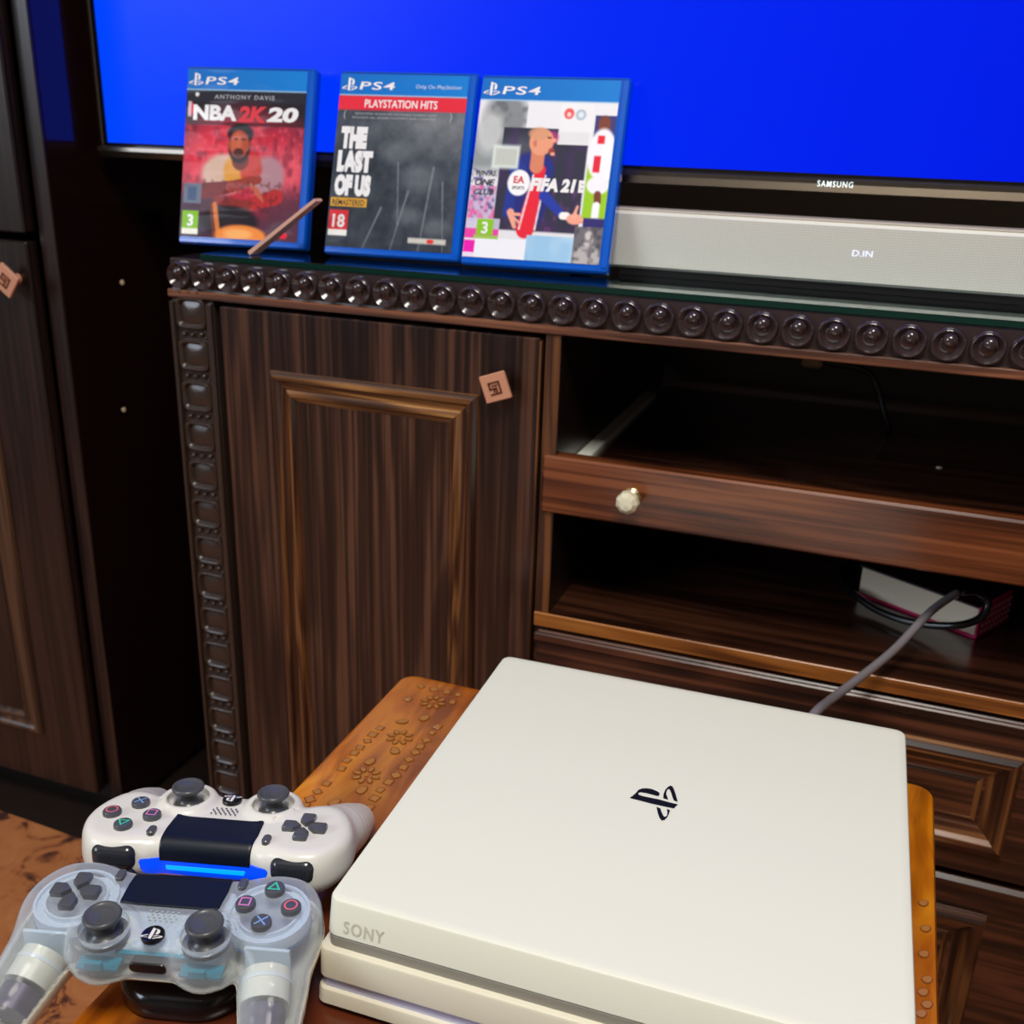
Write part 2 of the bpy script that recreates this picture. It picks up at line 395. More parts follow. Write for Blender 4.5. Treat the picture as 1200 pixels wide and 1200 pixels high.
for dx, dz, rr in [(0, .0205, .0022), (.010, .0215, .0026), (-.010, .0205, .0024), (.0155, .0185, .0016)]:
    link.lathe([(rr, -.003), (rr*.95, .0005), (rr*.6, .0022), (.00001, .0028)], (dx, 0, dz), 8, 'y')
lk = None
for side in (0, 1):
    for i in range(16):
        x = .0245 if not side else CX1-.0245; z = -.0135-.0413*i
        loc = (x-cab.location.x, -cab.location.y, z-cab.location.z)
        if lk is None: lk = mk('carved_link', link, wood_post, cab, smooth=55, world=False); lk.location = loc
        else: dup(lk, cab, loc)
# doors
def cab_door(x0, x1, knob_x, edge_side):
    d = MB().box((x0, -.001, FZ+.05), (x1, .018, -.004), 0, .0012)
    root = mk('door', d, wood_v, cab)
    def sub(name, mb, m, **k):
        o = mk(name, mb, m, None, **k); o.parent = root
        L = cab.location
        for v in o.data.vertices: v.co.x -= L.x; v.co.y -= L.y; v.co.z -= L.z
        return o
    px0, px1 = (x0+.0545, x1-.0555)
    f = MB(); moulding(f, px0, px1, -.585, -.0598, -.001, PROF)
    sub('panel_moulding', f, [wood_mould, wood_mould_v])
    sub('centre_panel', MB().box((px0+.0290, -.0015, -.556), (px1-.0290, .003, -.0888)), wood_panel)
    ex = x1 if edge_side > 0 else x0
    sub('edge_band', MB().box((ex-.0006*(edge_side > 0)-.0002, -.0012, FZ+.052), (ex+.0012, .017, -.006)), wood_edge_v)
    k = MB(); s = .0245; cx, cz, y, ang = knob_x, -.0472, -.001, math.radians(20)
    k.box((cx-s/2, y-.016, cz-s/2), (cx+s/2, y-.012, cz+s/2), 0, .0008); k.rot_xz(0, (cx, cz), ang)
    k.lathe([(.0055, 0), (.004, .004), (.004, .0125)], (cx, y, cz), 12, 'y')
    e = []
    for a, b_, c_, d_ in [(-.22,.17,.22,.22), (-.22,-.05,-.17,.22), (-.22,-.05,.08,0), (.03,-.22,.08,0), (.17,-.22,.22,.22), (-.1,.06,.12,.10), (-.22,-.24,.22,-.19), (-.07,-.15,-.02,-.05)]:
        i0 = len(k.v); k.box((cx+a*s, y-.0170, cz+b_*s), (cx+c_*s, y-.0158, cz+d_*s), 1); k.rot_xz(i0, (cx, cz), ang)
    o = sub('knob', k, [copper, copper_dk]); o['label'] = 'square copper knob with raised spiral emblem'
    return root
cab_door(.0572, .3822, .3473, 1)
cab_door(CX1-.3822, CX1-.0572, CX1-.3473, -1)
# open middle section
OX0, OX1 = .3860, .884
for xa in (OX0, OX1-.014):
    P('divider', MB().box((xa, .003, FZ+.045), (xa+.014, CD-.02, .0003)), [wood_in])
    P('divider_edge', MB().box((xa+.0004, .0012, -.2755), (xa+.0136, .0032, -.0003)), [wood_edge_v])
SH = -.2614
P('shelf', MB().box((OX0+.0142, .001, SH-.0142), (OX1-.0142, CD-.02, SH)), [wood_tray])
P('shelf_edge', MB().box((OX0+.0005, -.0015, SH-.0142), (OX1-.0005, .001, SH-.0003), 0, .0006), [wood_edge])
# pull-out tray with front board
tr = MB().box((OX0+.029, .018, -.135), (OX1-.024, .40, -.128))
P('pull_out_tray', tr, [wood_tray])
fb = MB().box((.3889, -.003, -.1605), (OX1-.001, .016, -.1068), 0, .002)
tf = P('tray_front', fb, [wood_dr])
P('tray_rail', MB().box((OX0+.0145, .018, -.132), (OX0+.0285, .34, -.1225), 0, .001), [mat('white_rail', (240, 242, 232), .35)])
P('tray_rail', MB().box((OX1-.0235, .02, -.132), (OX1-.0145, .34, -.124), 0, .001), [mat('white_rail', (206, 208, 196), .35)])
crystal_knob = mat('cream_glass_knob', (226, 220, 190), .12, coat=1, spec=.8)
for kx in (.4725, OX0+OX1-.4725):
    k = MB().lathe([(.0075, 0), (.008, .002), (.004, .005), (.0035, .009)], (kx, -.003, -.1330), 16, 'y', mi=1)
    k.lathe([(.004, .009), (.0085, .011), (.0105, .015), (.0098, .020), (.0060, .0235), (.00001, .0245)], (kx, -.003, -.1330), 9, 'y')
    o = P('tray_knob', k, [crystal_knob, brass]); o['label'] = 'faceted cream knob on brass base'
P('cam_cap', MB().lathe([(.0028, 0), (.0028, .0006), (.0015, .001), (.00001, .001)], (.725, .19, -.128), 12, 'z'), [mat('cream_cap', (225, 215, 190), .5)])
# drawers below
for (z0, z1) in [(-.4352, -.2795), (-.6480, -.4412)]:
    d = MB().box((.3885, -.004, z0), (OX1-.0025, .016, z1), 0, .0035)
    if z1 > -.3: d.box((.3885, -.0065, z1-.010), (OX1-.0025, -.001, z1-.001), 0, .0014)
    dr = P('drawer', d, [wood_low])
    top, bot = z1-.030, z0+.029
    f = MB(); moulding(f, .452, .8175, bot, top, -.004, PROF_B)
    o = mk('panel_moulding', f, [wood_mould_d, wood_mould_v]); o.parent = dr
    o2 = mk('centre_panel', MB().box((.483, -.0046, bot+.031), (.7865, -.002, top-.031)), wood_x); o2.parent = dr
    for q in (o, o2):
        for v in q.data.vertices: v.co.x -= cab.location.x; v.co.y -= cab.location.y; v.co.z -= cab.location.z

# glass sheet on the cabinet
glass_m = mat('green_glass', (188, 226, 214), .02, trans=1, ior=1.75)
glass_e = mat('green_glass_edge', (2, 44, 36), .08, coat=.6)
gm = MB().box((.037, .0025, .0378), (CX1-.037, CD-.03, .0434), 0, .0006)
go = mk('glass_sheet', gm, [glass_m, glass_e])
for pl_ in go.data.polygons:
    if abs(pl_.normal.z) < .5: pl_.material_index = 1
tag(go, 'clear green-edged glass sheet lying on the carved cabinet top', 'glass top')

# ============================================================ TALL CABINET (left)
TX1, TY = -.18, .055
tall = thing('tall_cabinet', 'tall dark walnut cupboard at the left edge with polished side panel', 'cabinet', (-.44, .33, FZ))
T = lambda name, mb, m, **k: mk(name, mb, m, tall, **k)
sp = T('side_panel', MB().box((TX1-.018, TY+.0005, FZ+.02), (TX1, .66, 1.1)), [wood_side])
T('side_panel', MB().box((-.70, TY+.0005, FZ+.02), (-.682, .66, 1.1)), [wood_side])
T('front_stile', MB().box((-.2005, TY-.004, FZ+.02), (TX1-.0002, TY, 1.1), 0, .0008), [wood_tall])
T('front_stile', MB().box((-.7, TY-.004, FZ+.02), (-.6805, TY, 1.1), 0, .0008), [wood_tall])
T('back_panel', MB().box((-.68, .648, FZ+.02), (TX1-.02, .658, 1.1)), [wood_in])
T('top_board', MB().box((-.70, TY, 1.1), (TX1, .66, 1.12)), [wood_tall])
T('plinth', MB().box((-.69, TY+.03, FZ), (TX1-.01, .64, FZ+.02)), [wood_in])
for (z0, z1, nm) in [(-.655, .036, 0), (.0448, 1.09, 1)]:
    d = T('door', MB().box((-.677, TY-.020, z0), (-.2045, TY-.003, z1), 0, .0018), [wood_tall])
    f = MB(); zt = z1-.13 if nm == 0 else z1-.08; zb = z0+.072 if nm == 0 else z0+.1
    moulding(f, -.602, -.279, zb, zt, TY-.020, PROF)
    o = mk('panel_moulding', f, [wood_tall_m, wood_tall_m]); o.parent = d
    o2 = mk('centre_panel', MB().box((-.573, TY-.0206, zb+.029), (-.308, TY-.016, zt-.029)), wood_tall); o2.parent = d
    k = MB(); s = .027; cx, cz, y, ang = -.2215, (-.0030 if nm == 0 else .42), TY-.020, math.radians(-37)
    k.box((cx-s/2, y-.018, cz-s/2), (cx+s/2, y-.014, cz+s/2), 0, .0008); k.rot_xz(0, (cx, cz), ang)
    k.lathe([(.0055, 0), (.004, .004), (.004, .0145)], (cx, y, cz), 12, 'y')
    for a, b_, c_, d_ in [(-.22,.17,.22,.22), (-.22,-.05,-.17,.22), (-.22,-.05,.08,0), (.03,-.22,.08,0), (.17,-.22,.22,.22), (-.1,.06,.12,.10), (-.22,-.24,.22,-.19)]:
        i0 = len(k.v); k.box((cx+a*s, y-.0190, cz+b_*s), (cx+c_*s, y-.0178, cz+d_*s), 1); k.rot_xz(i0, (cx, cz), ang)
    o3 = mk('knob', k, [copper, copper_dk]); o3.parent = d; o3['label'] = 'tilted square copper knob with raised emblem'
    for q in (o, o2, o3):
        for v in q.data.vertices: v.co.x -= tall.location.x; v.co.y -= tall.location.y; v.co.z -= tall.location.z
capm = mat('pale_screw_cap', (230, 205, 170), .4)
for (y, z) in [(.147, -.0176), (.128, -.1647)]:
    T('screw_cap', MB().lathe([(.0030, 0), (.0028, .001), (.00001, .0014)], (TX1, y, z), 10, 'x'), [capm])

# ============================================================ TELEVISION
TVY = .120; tx0, tx1 = -.166, 1.364
tv = thing('television', 'large flat television showing a plain blue screen above the cabinet', 'television', (.599, .16, .0434))
V = lambda name, mb, m, **k: mk(name, mb, m, tv, **k)
scr = bpy.data.materials.new('blue_lit_screen'); scr.use_nodes = True; nt = scr.node_tree; b = nt.nodes['Principled BSDF']
g = nt.nodes.new('ShaderNodeNewGeometry'); sx = nt.nodes.new('ShaderNodeSeparateXYZ'); nt.links.new(g.outputs['Position'], sx.inputs[0])
mr = nt.nodes.new('ShaderNodeMapRange'); mr.inputs[1].default_value = -.15; mr.inputs[2].default_value = 1.35; nt.links.new(sx.outputs[0], mr.inputs[0])
r = ramp(nt, [(0, (0, 68, 255)), (.25, (0, 44, 252)), (.6, (0, 26, 232)), (1, (0, 18, 214))]); nt.links.new(mr.outputs[0], r.inputs[0])
b.inputs['Base Color'].default_value = (.0, .001, .003, 1); b.inputs['Roughness'].default_value = .3; b.inputs['Specular IOR Level'].default_value = .08
nt.links.new(r.outputs[0], b.inputs['Emission Color']); b.inputs['Emission Strength'].default_value = 1
silver = mat('brushed_dark_silver', (112, 106, 98), .22, metal=.9)
tvblk = mat('gloss_black_plastic', (12, 12, 13), .18, coat=.5)
V('back_housing', MB().box((tx0+.01, TVY+.012, .128), (tx1-.01, TVY+.045, 1.0), 0, .006), [tvblk])
V('screen', MB().box((tx0+.0075, TVY+.0015, .1355), (tx1-.0075, TVY+.010, .985)), [scr])
bz = MB().box((tx0+.004, TVY-.0004, .1330), (tx1-.004, TVY+.012, .1360)); bz.box((tx0+.004, TVY-.0004, .136), (tx0+.0078, TVY+.012, .985)); bz.box((tx1-.0078, TVY-.0004, .136), (tx1-.004, TVY+.012, .985)); bz.box((tx0+.004, TVY-.0004, .985), (tx1-.004, TVY+.012, .99))
V('inner_bezel', bz, [tvblk])
bar = MB()
pr = [(-.0005, .1335), (-.006, .1318), (-.0065, .128), (-.003, .1215), (.004, .1205), (.013, .1215), (.013, .1335)]
bar.loops([[(tx0, TVY+a, z) for a, z in pr], [(tx1, TVY+a, z) for a, z in pr]], True, True, True)
V('bottom_bezel', bar, [silver], smooth=35)
V('side_bezel', MB().box((tx0, TVY-.002, .1335), (tx0+.0042, TVY+.013, .99), 0, .0012), [silver])
V('side_bezel', MB().box((tx1-.0042, TVY-.002, .1335), (tx1, TVY+.013, .99), 0, .0012), [silver])
V('top_bezel', MB().box((tx0, TVY-.002, .99), (tx1, TVY+.013, .994), 0, .0012), [silver])
lit = mat('lit_white_badge', (240, 250, 250), .4, emit=(225, 245, 245), es=.85)
tb = MB(); put_text(tb, 'SAMSUNG', .5855, .1258, .029, .0048, lambda x, y: (x, TVY-.0069, y), bold=.005, spacing=1.25)
o = V('badge_lettering', tb, [lit], fix=False); o['label'] = 'small glowing white maker lettering on bezel'
for x in (.35, .85):
    V('foot', MB().box((x-.02, .19, .0440), (x+.02, .27, .052), 0, .002).box((x-.008, .205, .05), (x+.008, .235, .135), 0, .001).box((x-.008, .15, .13), (x+.008, .235, .15)), [tvblk])

# ============================================================ SOUNDBAR
sb = thing('soundbar', 'long silver grille soundbar below the television on the glass sheet', 'soundbar', (.81, .085, .0434))
sbm = bpy.data.materials.new('silver_perforated_grille'); sbm.use_nodes = True; nt = sbm.node_tree; b = nt.nodes['Principled BSDF']
g = nt.nodes.new('ShaderNodeNewGeometry'); vo = nt.nodes.new('ShaderNodeTexVoronoi'); vo.inputs['Scale'].default_value = 480; vo.inputs['Randomness'].default_value = 0.0
nt.links.new(g.outputs['Position'], vo.inputs['Vector'])
r = ramp(nt, [(.0, (120, 118, 110)), (.35, (222, 222, 214)), (1, (230, 230, 222))]); nt.links.new(vo.outputs['Distance'], r.inputs[0]); nt.links.new(r.outputs[0], b.inputs['Base Color'])
b.inputs['Roughness'].default_value = .42; b.inputs['Metallic'].default_value = .25
S = lambda name, mb, m, **k: mk(name, mb, m, sb, **k)
pf = [(.0880, .0500), (.0850, .0525), (.0850, .0965), (.0875, .0992), (.0885, .0992), (.1080, .1000), (.1080, .0500)]
q = MB(); q.loops([[(x, a, z) for a, z in pf] for x in (.4165, 1.232)], True, True, True)
S('grille', q, [sbm])
S('top_cover', MB().box((.4150, .0868, .0993), (1.2335, .1100, .1012), 0, .0006), [mat('pale_silver_top', (222, 212, 194), .3, metal=.3)])
for x in (.4148, 1.2320): S('end_cap', MB().box((x, .0852, .0505), (x+.0030, .1078, .0990), 0, .001), [mat('pale_end_cap', (206, 206, 200), .35)])
S('base', MB().box((.425, .0890, .0436), (1.225, .1065, .0500)), [mat('soundbar_base', (20, 20, 22), .4)])
tb = MB(); put_text(tb, 'D.IN', .6228, .0732, .0160, .0050, lambda x, y: (x, .0847, y), bold=.0)
S('display_text', tb, [mat('white_led', (230, 235, 255), .5, emit=(220, 225, 255), es=.7)], fix=False)

# ============================================================ GAME CASES
class Canvas:
    def __init__(s, w, h, base):
        s.w, s.h = w, h; s.a = np.zeros((h+1, w+1, 3)); s.a[:] = base
        s.v, s.u = np.meshgrid(np.linspace(0, 1, h+1), np.linspace(0, 1, w+1), indexing='ij')
    def _b(s, m, c): s.a += m[..., None]*(np.array(c, float)-s.a)
    def rect(s, u0, v0, u1, v1, c, al=1, soft=.004):
        m = np.clip(np.minimum(np.minimum(s.u-u0, u1-s.u), np.minimum(s.v-v0, v1-s.v))/soft+.5, 0, 1); s._b(m*al, c)
    def ell(s, cu, cv, ru, rv, c, al=1, soft=.15, rot=0):
        x = (s.u-cu); y = (s.v-cv)*1.27; X = x*cos(rot)+y*sin(rot); Y = -x*sin(rot)+y*cos(rot)
        d = np.sqrt((X/ru)**2+(Y/(rv*1.27))**2); s._b(np.clip((1-d)/soft+.5, 0, 1)*al, c)
    def line(s, a, b, w, c, al=1, w2=None):
        w2 = w if w2 is None else w2
        ax, ay, bx, by = a[0], a[1]*1.27, b[0], b[1]*1.27; dx, dy = bx-ax, by-ay
        t = np.clip(((s.u-ax)*dx+(s.v*1.27-ay)*dy)/(dx*dx+dy*dy+1e-9), 0, 1)
        d = np.sqrt((s.u-ax-t*dx)**2+(s.v*1.27-ay-t*dy)**2); s._b(np.clip((w+(w2-w)*t-d)/.006+.5, 0, 1)*al, c)
    def noise(s, seed, cells, amp, m=1, col=None):
        rs = np.random.RandomState(seed); G = rs.rand(cells+2, cells+2)
        x = s.u*cells; y = s.v*cells; i = x.astype(int); j = y.astype(int); fx = x-i; fy = y-j
        fx = fx*fx*(3-2*fx); fy = fy*fy*(3-2*fy)
        N = (G[j, i]*(1-fx)+G[j, i+1]*fx)*(1-fy)+(G[j+1, i]*(1-fx)+G[j+1, i+1]*fx)*fy
        if col is None: s.a += ((N-.5)*2*amp*m)[..., None]
        else: s._b(np.clip((N-.5)*3, 0, 1)*amp*m, col)
    def box(s, u0, v0, u1, v1): return ((s.u > u0) & (s.u < u1) & (s.v > v0) & (s.v < v1)).astype(float)

def cover_mat(name):
    m = bpy.data.materials.new(name); m.use_nodes = True; nt = m.node_tree; b = nt.nodes['Principled BSDF']
    at = nt.nodes.new('ShaderNodeAttribute'); at.attribute_name = 'print'; nt.links.new(at.outputs['Color'], b.inputs['Base Color'])
    b.inputs['Roughness'].default_value = .5; b.inputs['Specular IOR Level'].default_value = .2; b.inputs['Coat Weight'].default_value = .15; b.inputs['Coat Roughness'].default_value = .08
    tc = nt.nodes.new('ShaderNodeTexCoord'); mp = nt.nodes.new('ShaderNodeMapping'); mp.inputs['Scale'].default_value = (14, 14, 45); nt.links.new(tc.outputs['Object'], mp.inputs[0])
    n = nt.nodes.new('ShaderNodeTexNoise'); n.inputs['Scale'].default_value = 1; n.inputs['Detail'].default_value = 1; nt.links.new(mp.outputs[0], n.inputs['Vector'])
    bu = nt.nodes.new('ShaderNodeBump'); bu.inputs['Strength'].default_value = .7; bu.inputs['Distance'].default_value = .004
    nt.links.new(n.outputs['Fac'], bu.inputs['Height']); nt.links.new(bu.outputs[0], b.inputs['Coat Normal'])
    return m
cov_m = cover_mat('printed_cover'); case_m = mat('translucent_blue_plastic', (0, 88, 200), .18, coat=.6, spec=.6)
ink = {k: mat('ink_'+k, c, .45, coat=.6) for k, c in dict(white=(238, 238, 240), red=(216, 32, 48), yellow=(226, 170, 40), grey=(170, 172, 176), black=(24, 24, 28), pale=(200, 214, 235)).items()}
CW, CH, CT = .135, .170, .014
IX0, IX1, IZ0, IZ1 = .0012, .1265, .0068, .1668     # printed insert
def game_case(name, label, x, y, yaw, lean, paint, texts):
    root = thing(name, label, 'game case', (x, y, .0437+CT*sin(lean)), (-lean, 0, yaw), 'blue game cases on the glass')
    s = MB().box((0, .0004, 0), (CW, CT, CH), 0, .0018)
    # shell lip lines
    s.box((IX1+.0015, -.0004, .002), (CW-.0008, .002, CH-.002), 0, .0008)
    s.box((.001, -.0004, .0008), (CW-.001, .002, IZ0-.0012), 0, .0008)
    s.box((.001, -.0004, IZ1+.0010), (CW-.001, .002, CH-.0006), 0, .0006)
    mk('shell', s, case_m, root, world=False)
    cv = Canvas(138, 176, (0, 96, 178)); paint(cv)
    a = np.clip((cv.a-8)*1.10, 0, 255)/255; a = np.where(a <= .04045, a/12.92, ((a+.055)/1.055)**2.4)
    n = (cv.w+1)*(cv.h+1); Vv = np.stack([IX0+cv.u*(IX1-IX0), np.full_like(cv.u, -.0002), IZ1-cv.v*(IZ1-IZ0)], -1).reshape(-1, 3)
    i = np.arange(cv.h)[:, None]*(cv.w+1)+np.arange(cv.w)[None]; i = i.ravel()
    Q = np.stack([i, i+cv.w+1, i+cv.w+2, i+1], 1)
    me = bpy.data.meshes.new('printed_cover'); me.from_pydata(Vv.tolist(), [], Q.tolist())
    at = me.color_attributes.new('print', 'FLOAT_COLOR', 'POINT'); at.data.foreach_set('color', np.concatenate([a.reshape(-1, 3), np.ones((n, 1))], 1).ravel())
    me.materials.append(cov_m); me.update()
    o = bpy.data.objects.new('printed_cover', me); C.objects.link(o); o.parent = root
    pln = lambda u, v: (IX0+u*(IX1-IX0), -.00035, IZ1-v*(IZ1-IZ0))
    ks = ['white', 'red', 'yellow', 'grey', 'black', 'pale']
    for (t, u, v, w, h, c, kw) in texts:      # v is the bottom of the letters
        pp = lambda a_, b_, v=v: pln(a_, v-b_)
        tb = MB(); put_text(tb, t, u, 0, w, h, pp, 0, **kw)
        mk('lettering', tb, ink[c], root, world=False, fix=False)
    tb = MB(); put_emblem(tb, .075, -.058, .078, lambda a_, b_: pln(a_, -b_), 0, sx=1.25)
    mk('emblem', tb, ink['white'], root, world=False, fix=False)
    return root
def header(c):
    c.rect(-1, -1, 2, .122, (0, 104, 184)); c.a += (c.u*18*(c.v < .122))[..., None]*np.array([0, 1, 1]); c.rect(-1, .117, 2, .124, (150, 190, 220))
def paint1(c):
    c.rect(-1, .12, 2, 2, (86, 40, 62)); c.rect(-1, .12, 2, .20, (38, 36, 46)); c.rect(-1, .19, 2, .32, (30, 26, 34))
    c.ell(.5, .55, .62, .30, (206, 40, 62), .8, .6); c.ell(.25, .55, .25, .2, (236, 60, 80), .6, .9); c.ell(.86, .58, .2, .14, (240, 120, 130), .55, .9)
    c.noise(3, 22, .5, c.box(0, .31, 1, .9), (96, 30, 52)); c.noise(5, 40, .35, c.box(0, .33, 1, .75), (240, 110, 120))
    c.rect(-1, .31, 2, .325, (60, 26, 36), .6)
    c.ell(.15, .86, .3, .16, (64, 44, 62), .8, .6); c.ell(.9, .9, .2, .2, (88, 50, 66), .7, .6)
    # seated player with crossed arms
    c.ell(.36, .615, .20, .12, (206, 176, 160), 1, .3); c.ell(.72, .62, .14, .12, (170, 130, 140), 1, .3)
    c.ell(.45, .60, .10, .10, (214, 150, 60), .9, .3); c.ell(.58, .58, .09, .10, (190, 60, 50), .9, .3)
    c.ell(.485, .53, .07, .06, (112, 48, 38), 1, .2); c.ell(.475, .375, .108, .062, (28, 16, 24), 1, .2); c.ell(.472, .455, .090, .092, (40, 20, 24), 1, .2)
    c.ell(.470, .435, .082, .082, (168, 78, 56), 1, .2); c.ell(.445, .43, .05, .07, (200, 104, 74), .7, .6); c.ell(.562, .44, .014, .022, (150, 64, 48)); c.ell(.378, .44, .012, .02, (170, 80, 58))
    c.ell(.465, .485, .042, .026, (58, 26, 28), .8, .4); c.line((.43, .405), (.45, .405), .006, (40, 16, 16)); c.line((.49, .405), (.515, .405), .006, (40, 16, 16)); c.line((.45, .468), (.49, .468), .006, (70, 22, 26)); c.line((.465, .42), (.462, .45), .006, (196, 110, 84))
    c.line((.20, .72), (.42, .69), .062, (120, 40, 38), 1, .045); c.line((.42, .69), (.64, .64), .045, (150, 62, 52), 1, .035)
    c.line((.80, .74), (.55, .80), .060, (176, 44, 46), 1, .045); c.line((.55, .80), (.30, .77), .045, (140, 46, 42), 1, .03)
    for k in range(5): c.line((.58+k*.018, .66+k*.01), (.62+k*.018, .72+k*.012), .008, (186, 98, 76))
    c.noise(9, 46, .4, c.box(.15, .65, .85, .84), (70, 24, 30))
    c.ell(.42, .895, .24, .09, (32, 18, 26), 1, .25); c.line((.29, .80), (.33, .97), .02, (206, 120, 60)); c.line((.26, .80), (.29, .97), .012, (110, 50, 34))
    c.ell(.52, .985, .22, .07, (232, 138, 62), 1, .2); c.ell(.5, .97, .12, .03, (250, 180, 100), .7, .5)
    c.rect(.015, .845, .155, .955, (132, 190, 30)); c.rect(.015, .95, .155, .985, (236, 238, 226))
    c.rect(.02, .68, .17, .80, (104, 112, 130)); c.rect(.055, .70, .13, .78, (60, 84, 120)); c.ell(.045, .235, .025, .04, (206, 30, 60)); c.rect(.02, .19, .045, .28, (220, 225, 235), .8)
    c.ell(.88, .965, .035, .02, (220, 40, 60)); c.ell(.09, .148, .016, .012, (220, 220, 220))
    header(c)
def paint2(c):
    c.rect(-1, .12, 2, 2, (70, 76, 86))
    c.a += ((.5-c.v)*30+(c.u-.5)*22*(1-c.v))[..., None]
    c.ell(.72, .33, .42, .13, (126, 130, 134), .75, .9); c.ell(.4, .62, .3, .34, (42, 48, 58), .7, .9); c.ell(.78, .7, .3, .3, (60, 66, 76), .6, .9)
    c.noise(11, 9, 9); c.noise(12, 24, 7); c.noise(13, 60, 4)
    # bare stems and drifting mist of the plain stand-in picture
    for (a, b_, w) in [((.42, .76), (.30, 1.0), .007), ((.62, .66), (.52, 1.0), .006), ((.80, .52), (.74, 1.0), .007), ((.88, .60), (.93, 1.0), .005), ((.52, .5), (.56, .86), .005)]:
        c.line(a, b_, w, (150, 154, 160), .65, w*.5)
    for (cu, cv_, ru, rv) in [(.5, .44, .12, .06), (.7, .58, .14, .07), (.64, .80, .1, .05), (.86, .86, .1, .05)]: c.ell(cu, cv_, ru, rv, (136, 140, 146), .4, .9)
    c.rect(.01, .715, .30, .765, (214, 160, 50)); c.rect(.01, .785, .165, .915, (206, 52, 60)); c.rect(.01, .90, .165, .935, (226, 226, 222))
    c.rect(.655, .925, .95, .955, (196, 192, 184)); c.ell(.83, .94, .03, .012, (220, 50, 50))
    header(c); c.rect(-1, .124, 2, .205, (214, 42, 62))
def paint3(c):
    c.rect(-1, .12, 2, 2, (216, 216, 222)); c.ell(.2, .22, .16, .14, (130, 134, 138), 1, .4); c.noise(21, 30, .5, c.box(.03, .13, .36, .36), (76, 80, 84)); c.rect(.36, .12, 1, .28, (222, 222, 228))
    c.rect(-1, .27, .30, .52, (120, 128, 130), .8, .08); c.ell(.10, .3, .10, .12, (196, 198, 200), .8, .6)
    c.rect(.20, .27, .82, .84, (50, 50, 68)); c.ell(.33, .40, .15, .08, (96, 100, 110), .6, .8); c.noise(22, 14, .5, c.box(.2, .27, .82, .84), (74, 44, 98)); c.noise(24, 34, .3, c.box(.3, .6, .8, .84), (160, 70, 150))
    c.rect(.60, .12, .84, .355, (226, 226, 230)); c.ell(.66, .185, .036, .03, (226, 90, 90)); c.ell(.66, .19, .015, .014, (236, 200, 200)); c.ell(.745, .19, .038, .03, (170, 186, 200)); c.ell(.745, .19, .02, .016, (214, 222, 230)); c.rect(.60, .285, .82, .35, (210, 212, 216), .7)
    c.ell(.56, .32, .045, .035, (200, 60, 130), .7, .5)
    # shouting player
    c.ell(.45, .50, .15, .10, (34, 46, 128), 1, .2); c.line((.34, .50), (.30, .74), .06, (36, 54, 140), 1, .04); c.ell(.46, .66, .12, .18, (34, 42, 116), 1, .2)
    c.line((.50, .50), (.44, .83), .04, (220, 36, 58), 1, .065); c.line((.455, .53), (.395, .83), .006, (232, 220, 228)); c.line((.545, .53), (.51, .83), .006, (232, 220, 228))
    c.line((.55, .64), (.68, .73), .038, (36, 58, 158), 1, .028); c.line((.70, .745), (.73, .745), .026, (236, 232, 232)); 
    c.ell(.79, .76, .060, .03, (232, 160, 140), 1, .2); c.line((.78, .75), (.80, .69), .014, (236, 168, 148), 1, .008); c.line((.82, .77), (.88, .75), .010, (236, 168, 148), 1, .007); c.line((.82, .775), (.885, .775), .009, (226, 150, 130), 1, .006)
    c.line((.32, .74), (.36, .82), .026, (228, 160, 140), 1, .014); c.line((.34, .75), (.39, .75), .010, (228, 160, 140)); c.line((.35, .77), (.40, .80), .009, (228, 160, 140))
    c.line((.47, .40), (.47, .48), .05, (206, 128, 100)); c.ell(.485, .345, .088, .075, (222, 152, 122), 1, .12); c.ell(.46, .30, .075, .035, (206, 150, 116), .9, .3)
    c.ell(.575, .335, .02, .012, (228, 156, 128), 1, .3); c.ell(.565, .392, .022, .016, (150, 60, 56), 1, .3); c.ell(.575, .41, .018, .01, (226, 156, 130)); c.ell(.44, .355, .014, .02, (196, 120, 96)); c.line((.53, .32), (.55, .32), .006, (90, 50, 40))
    # player in a white shirt on grass at the right
    c.rect(.86, .12, 1.1, .20, (224, 224, 230)); c.rect(.85, .19, 1.1, .5, (60, 60, 120)); c.rect(.835, .45, 1.1, .75, (150, 196, 40)); c.ell(.92, .24, .045, .05, (120, 66, 52), 1, .2); c.ell(.925, .40, .10, .14, (232, 232, 240), 1, .15); c.line((.95, .33), (.985, .52), .03, (236, 236, 242)); c.rect(.885, .30, .935, .345, (220, 40, 60)); c.rect(.875, .41, .925, .50, (216, 40, 62))
    c.ell(.925, .57, .08, .05, (232, 232, 240), 1, .2); c.line((.93, .62), (.935, .66), .025, (120, 62, 50)); c.line((.93, .68), (.93, .78), .026, (236, 236, 240)); c.rect(.85, .75, 1.1, .80, (50, 44, 110))
    c.rect(-1, .60, .20, .80, (188, 178, 206), 1); c.noise(23, 50, .9, c.box(0, .50, .19, .80), (92, 84, 132)); c.noise(25, 36, .8, c.box(0, .6, .2, .8), (226, 90, 150))
    c.rect(-1, .78, .25, .84, (196, 190, 214), .9); c.rect(-1, .84, .25, .895, (222, 66, 160)); c.rect(.0, .905, .085, .975, (226, 20, 170)); c.rect(.085, .89, .46, 1.1, (228, 228, 236)); c.rect(.46, .86, .82, 1.1, (150, 190, 222)); c.noise(27, 12, .5, c.box(.46, .86, .82, 1.0), (196, 220, 238))
    c.rect(.80, .80, 1.1, 1.1, (112, 108, 116)); c.ell(.905, .865, .035, .045, (196, 190, 188), 1, .3); c.ell(.905, .97, .10, .07, (176, 172, 172), 1, .3); c.noise(28, 40, .5, c.box(.8, .8, 1, 1), (56, 52, 60)); c.rect(0, .975, .085, 1.1, (224, 210, 230))
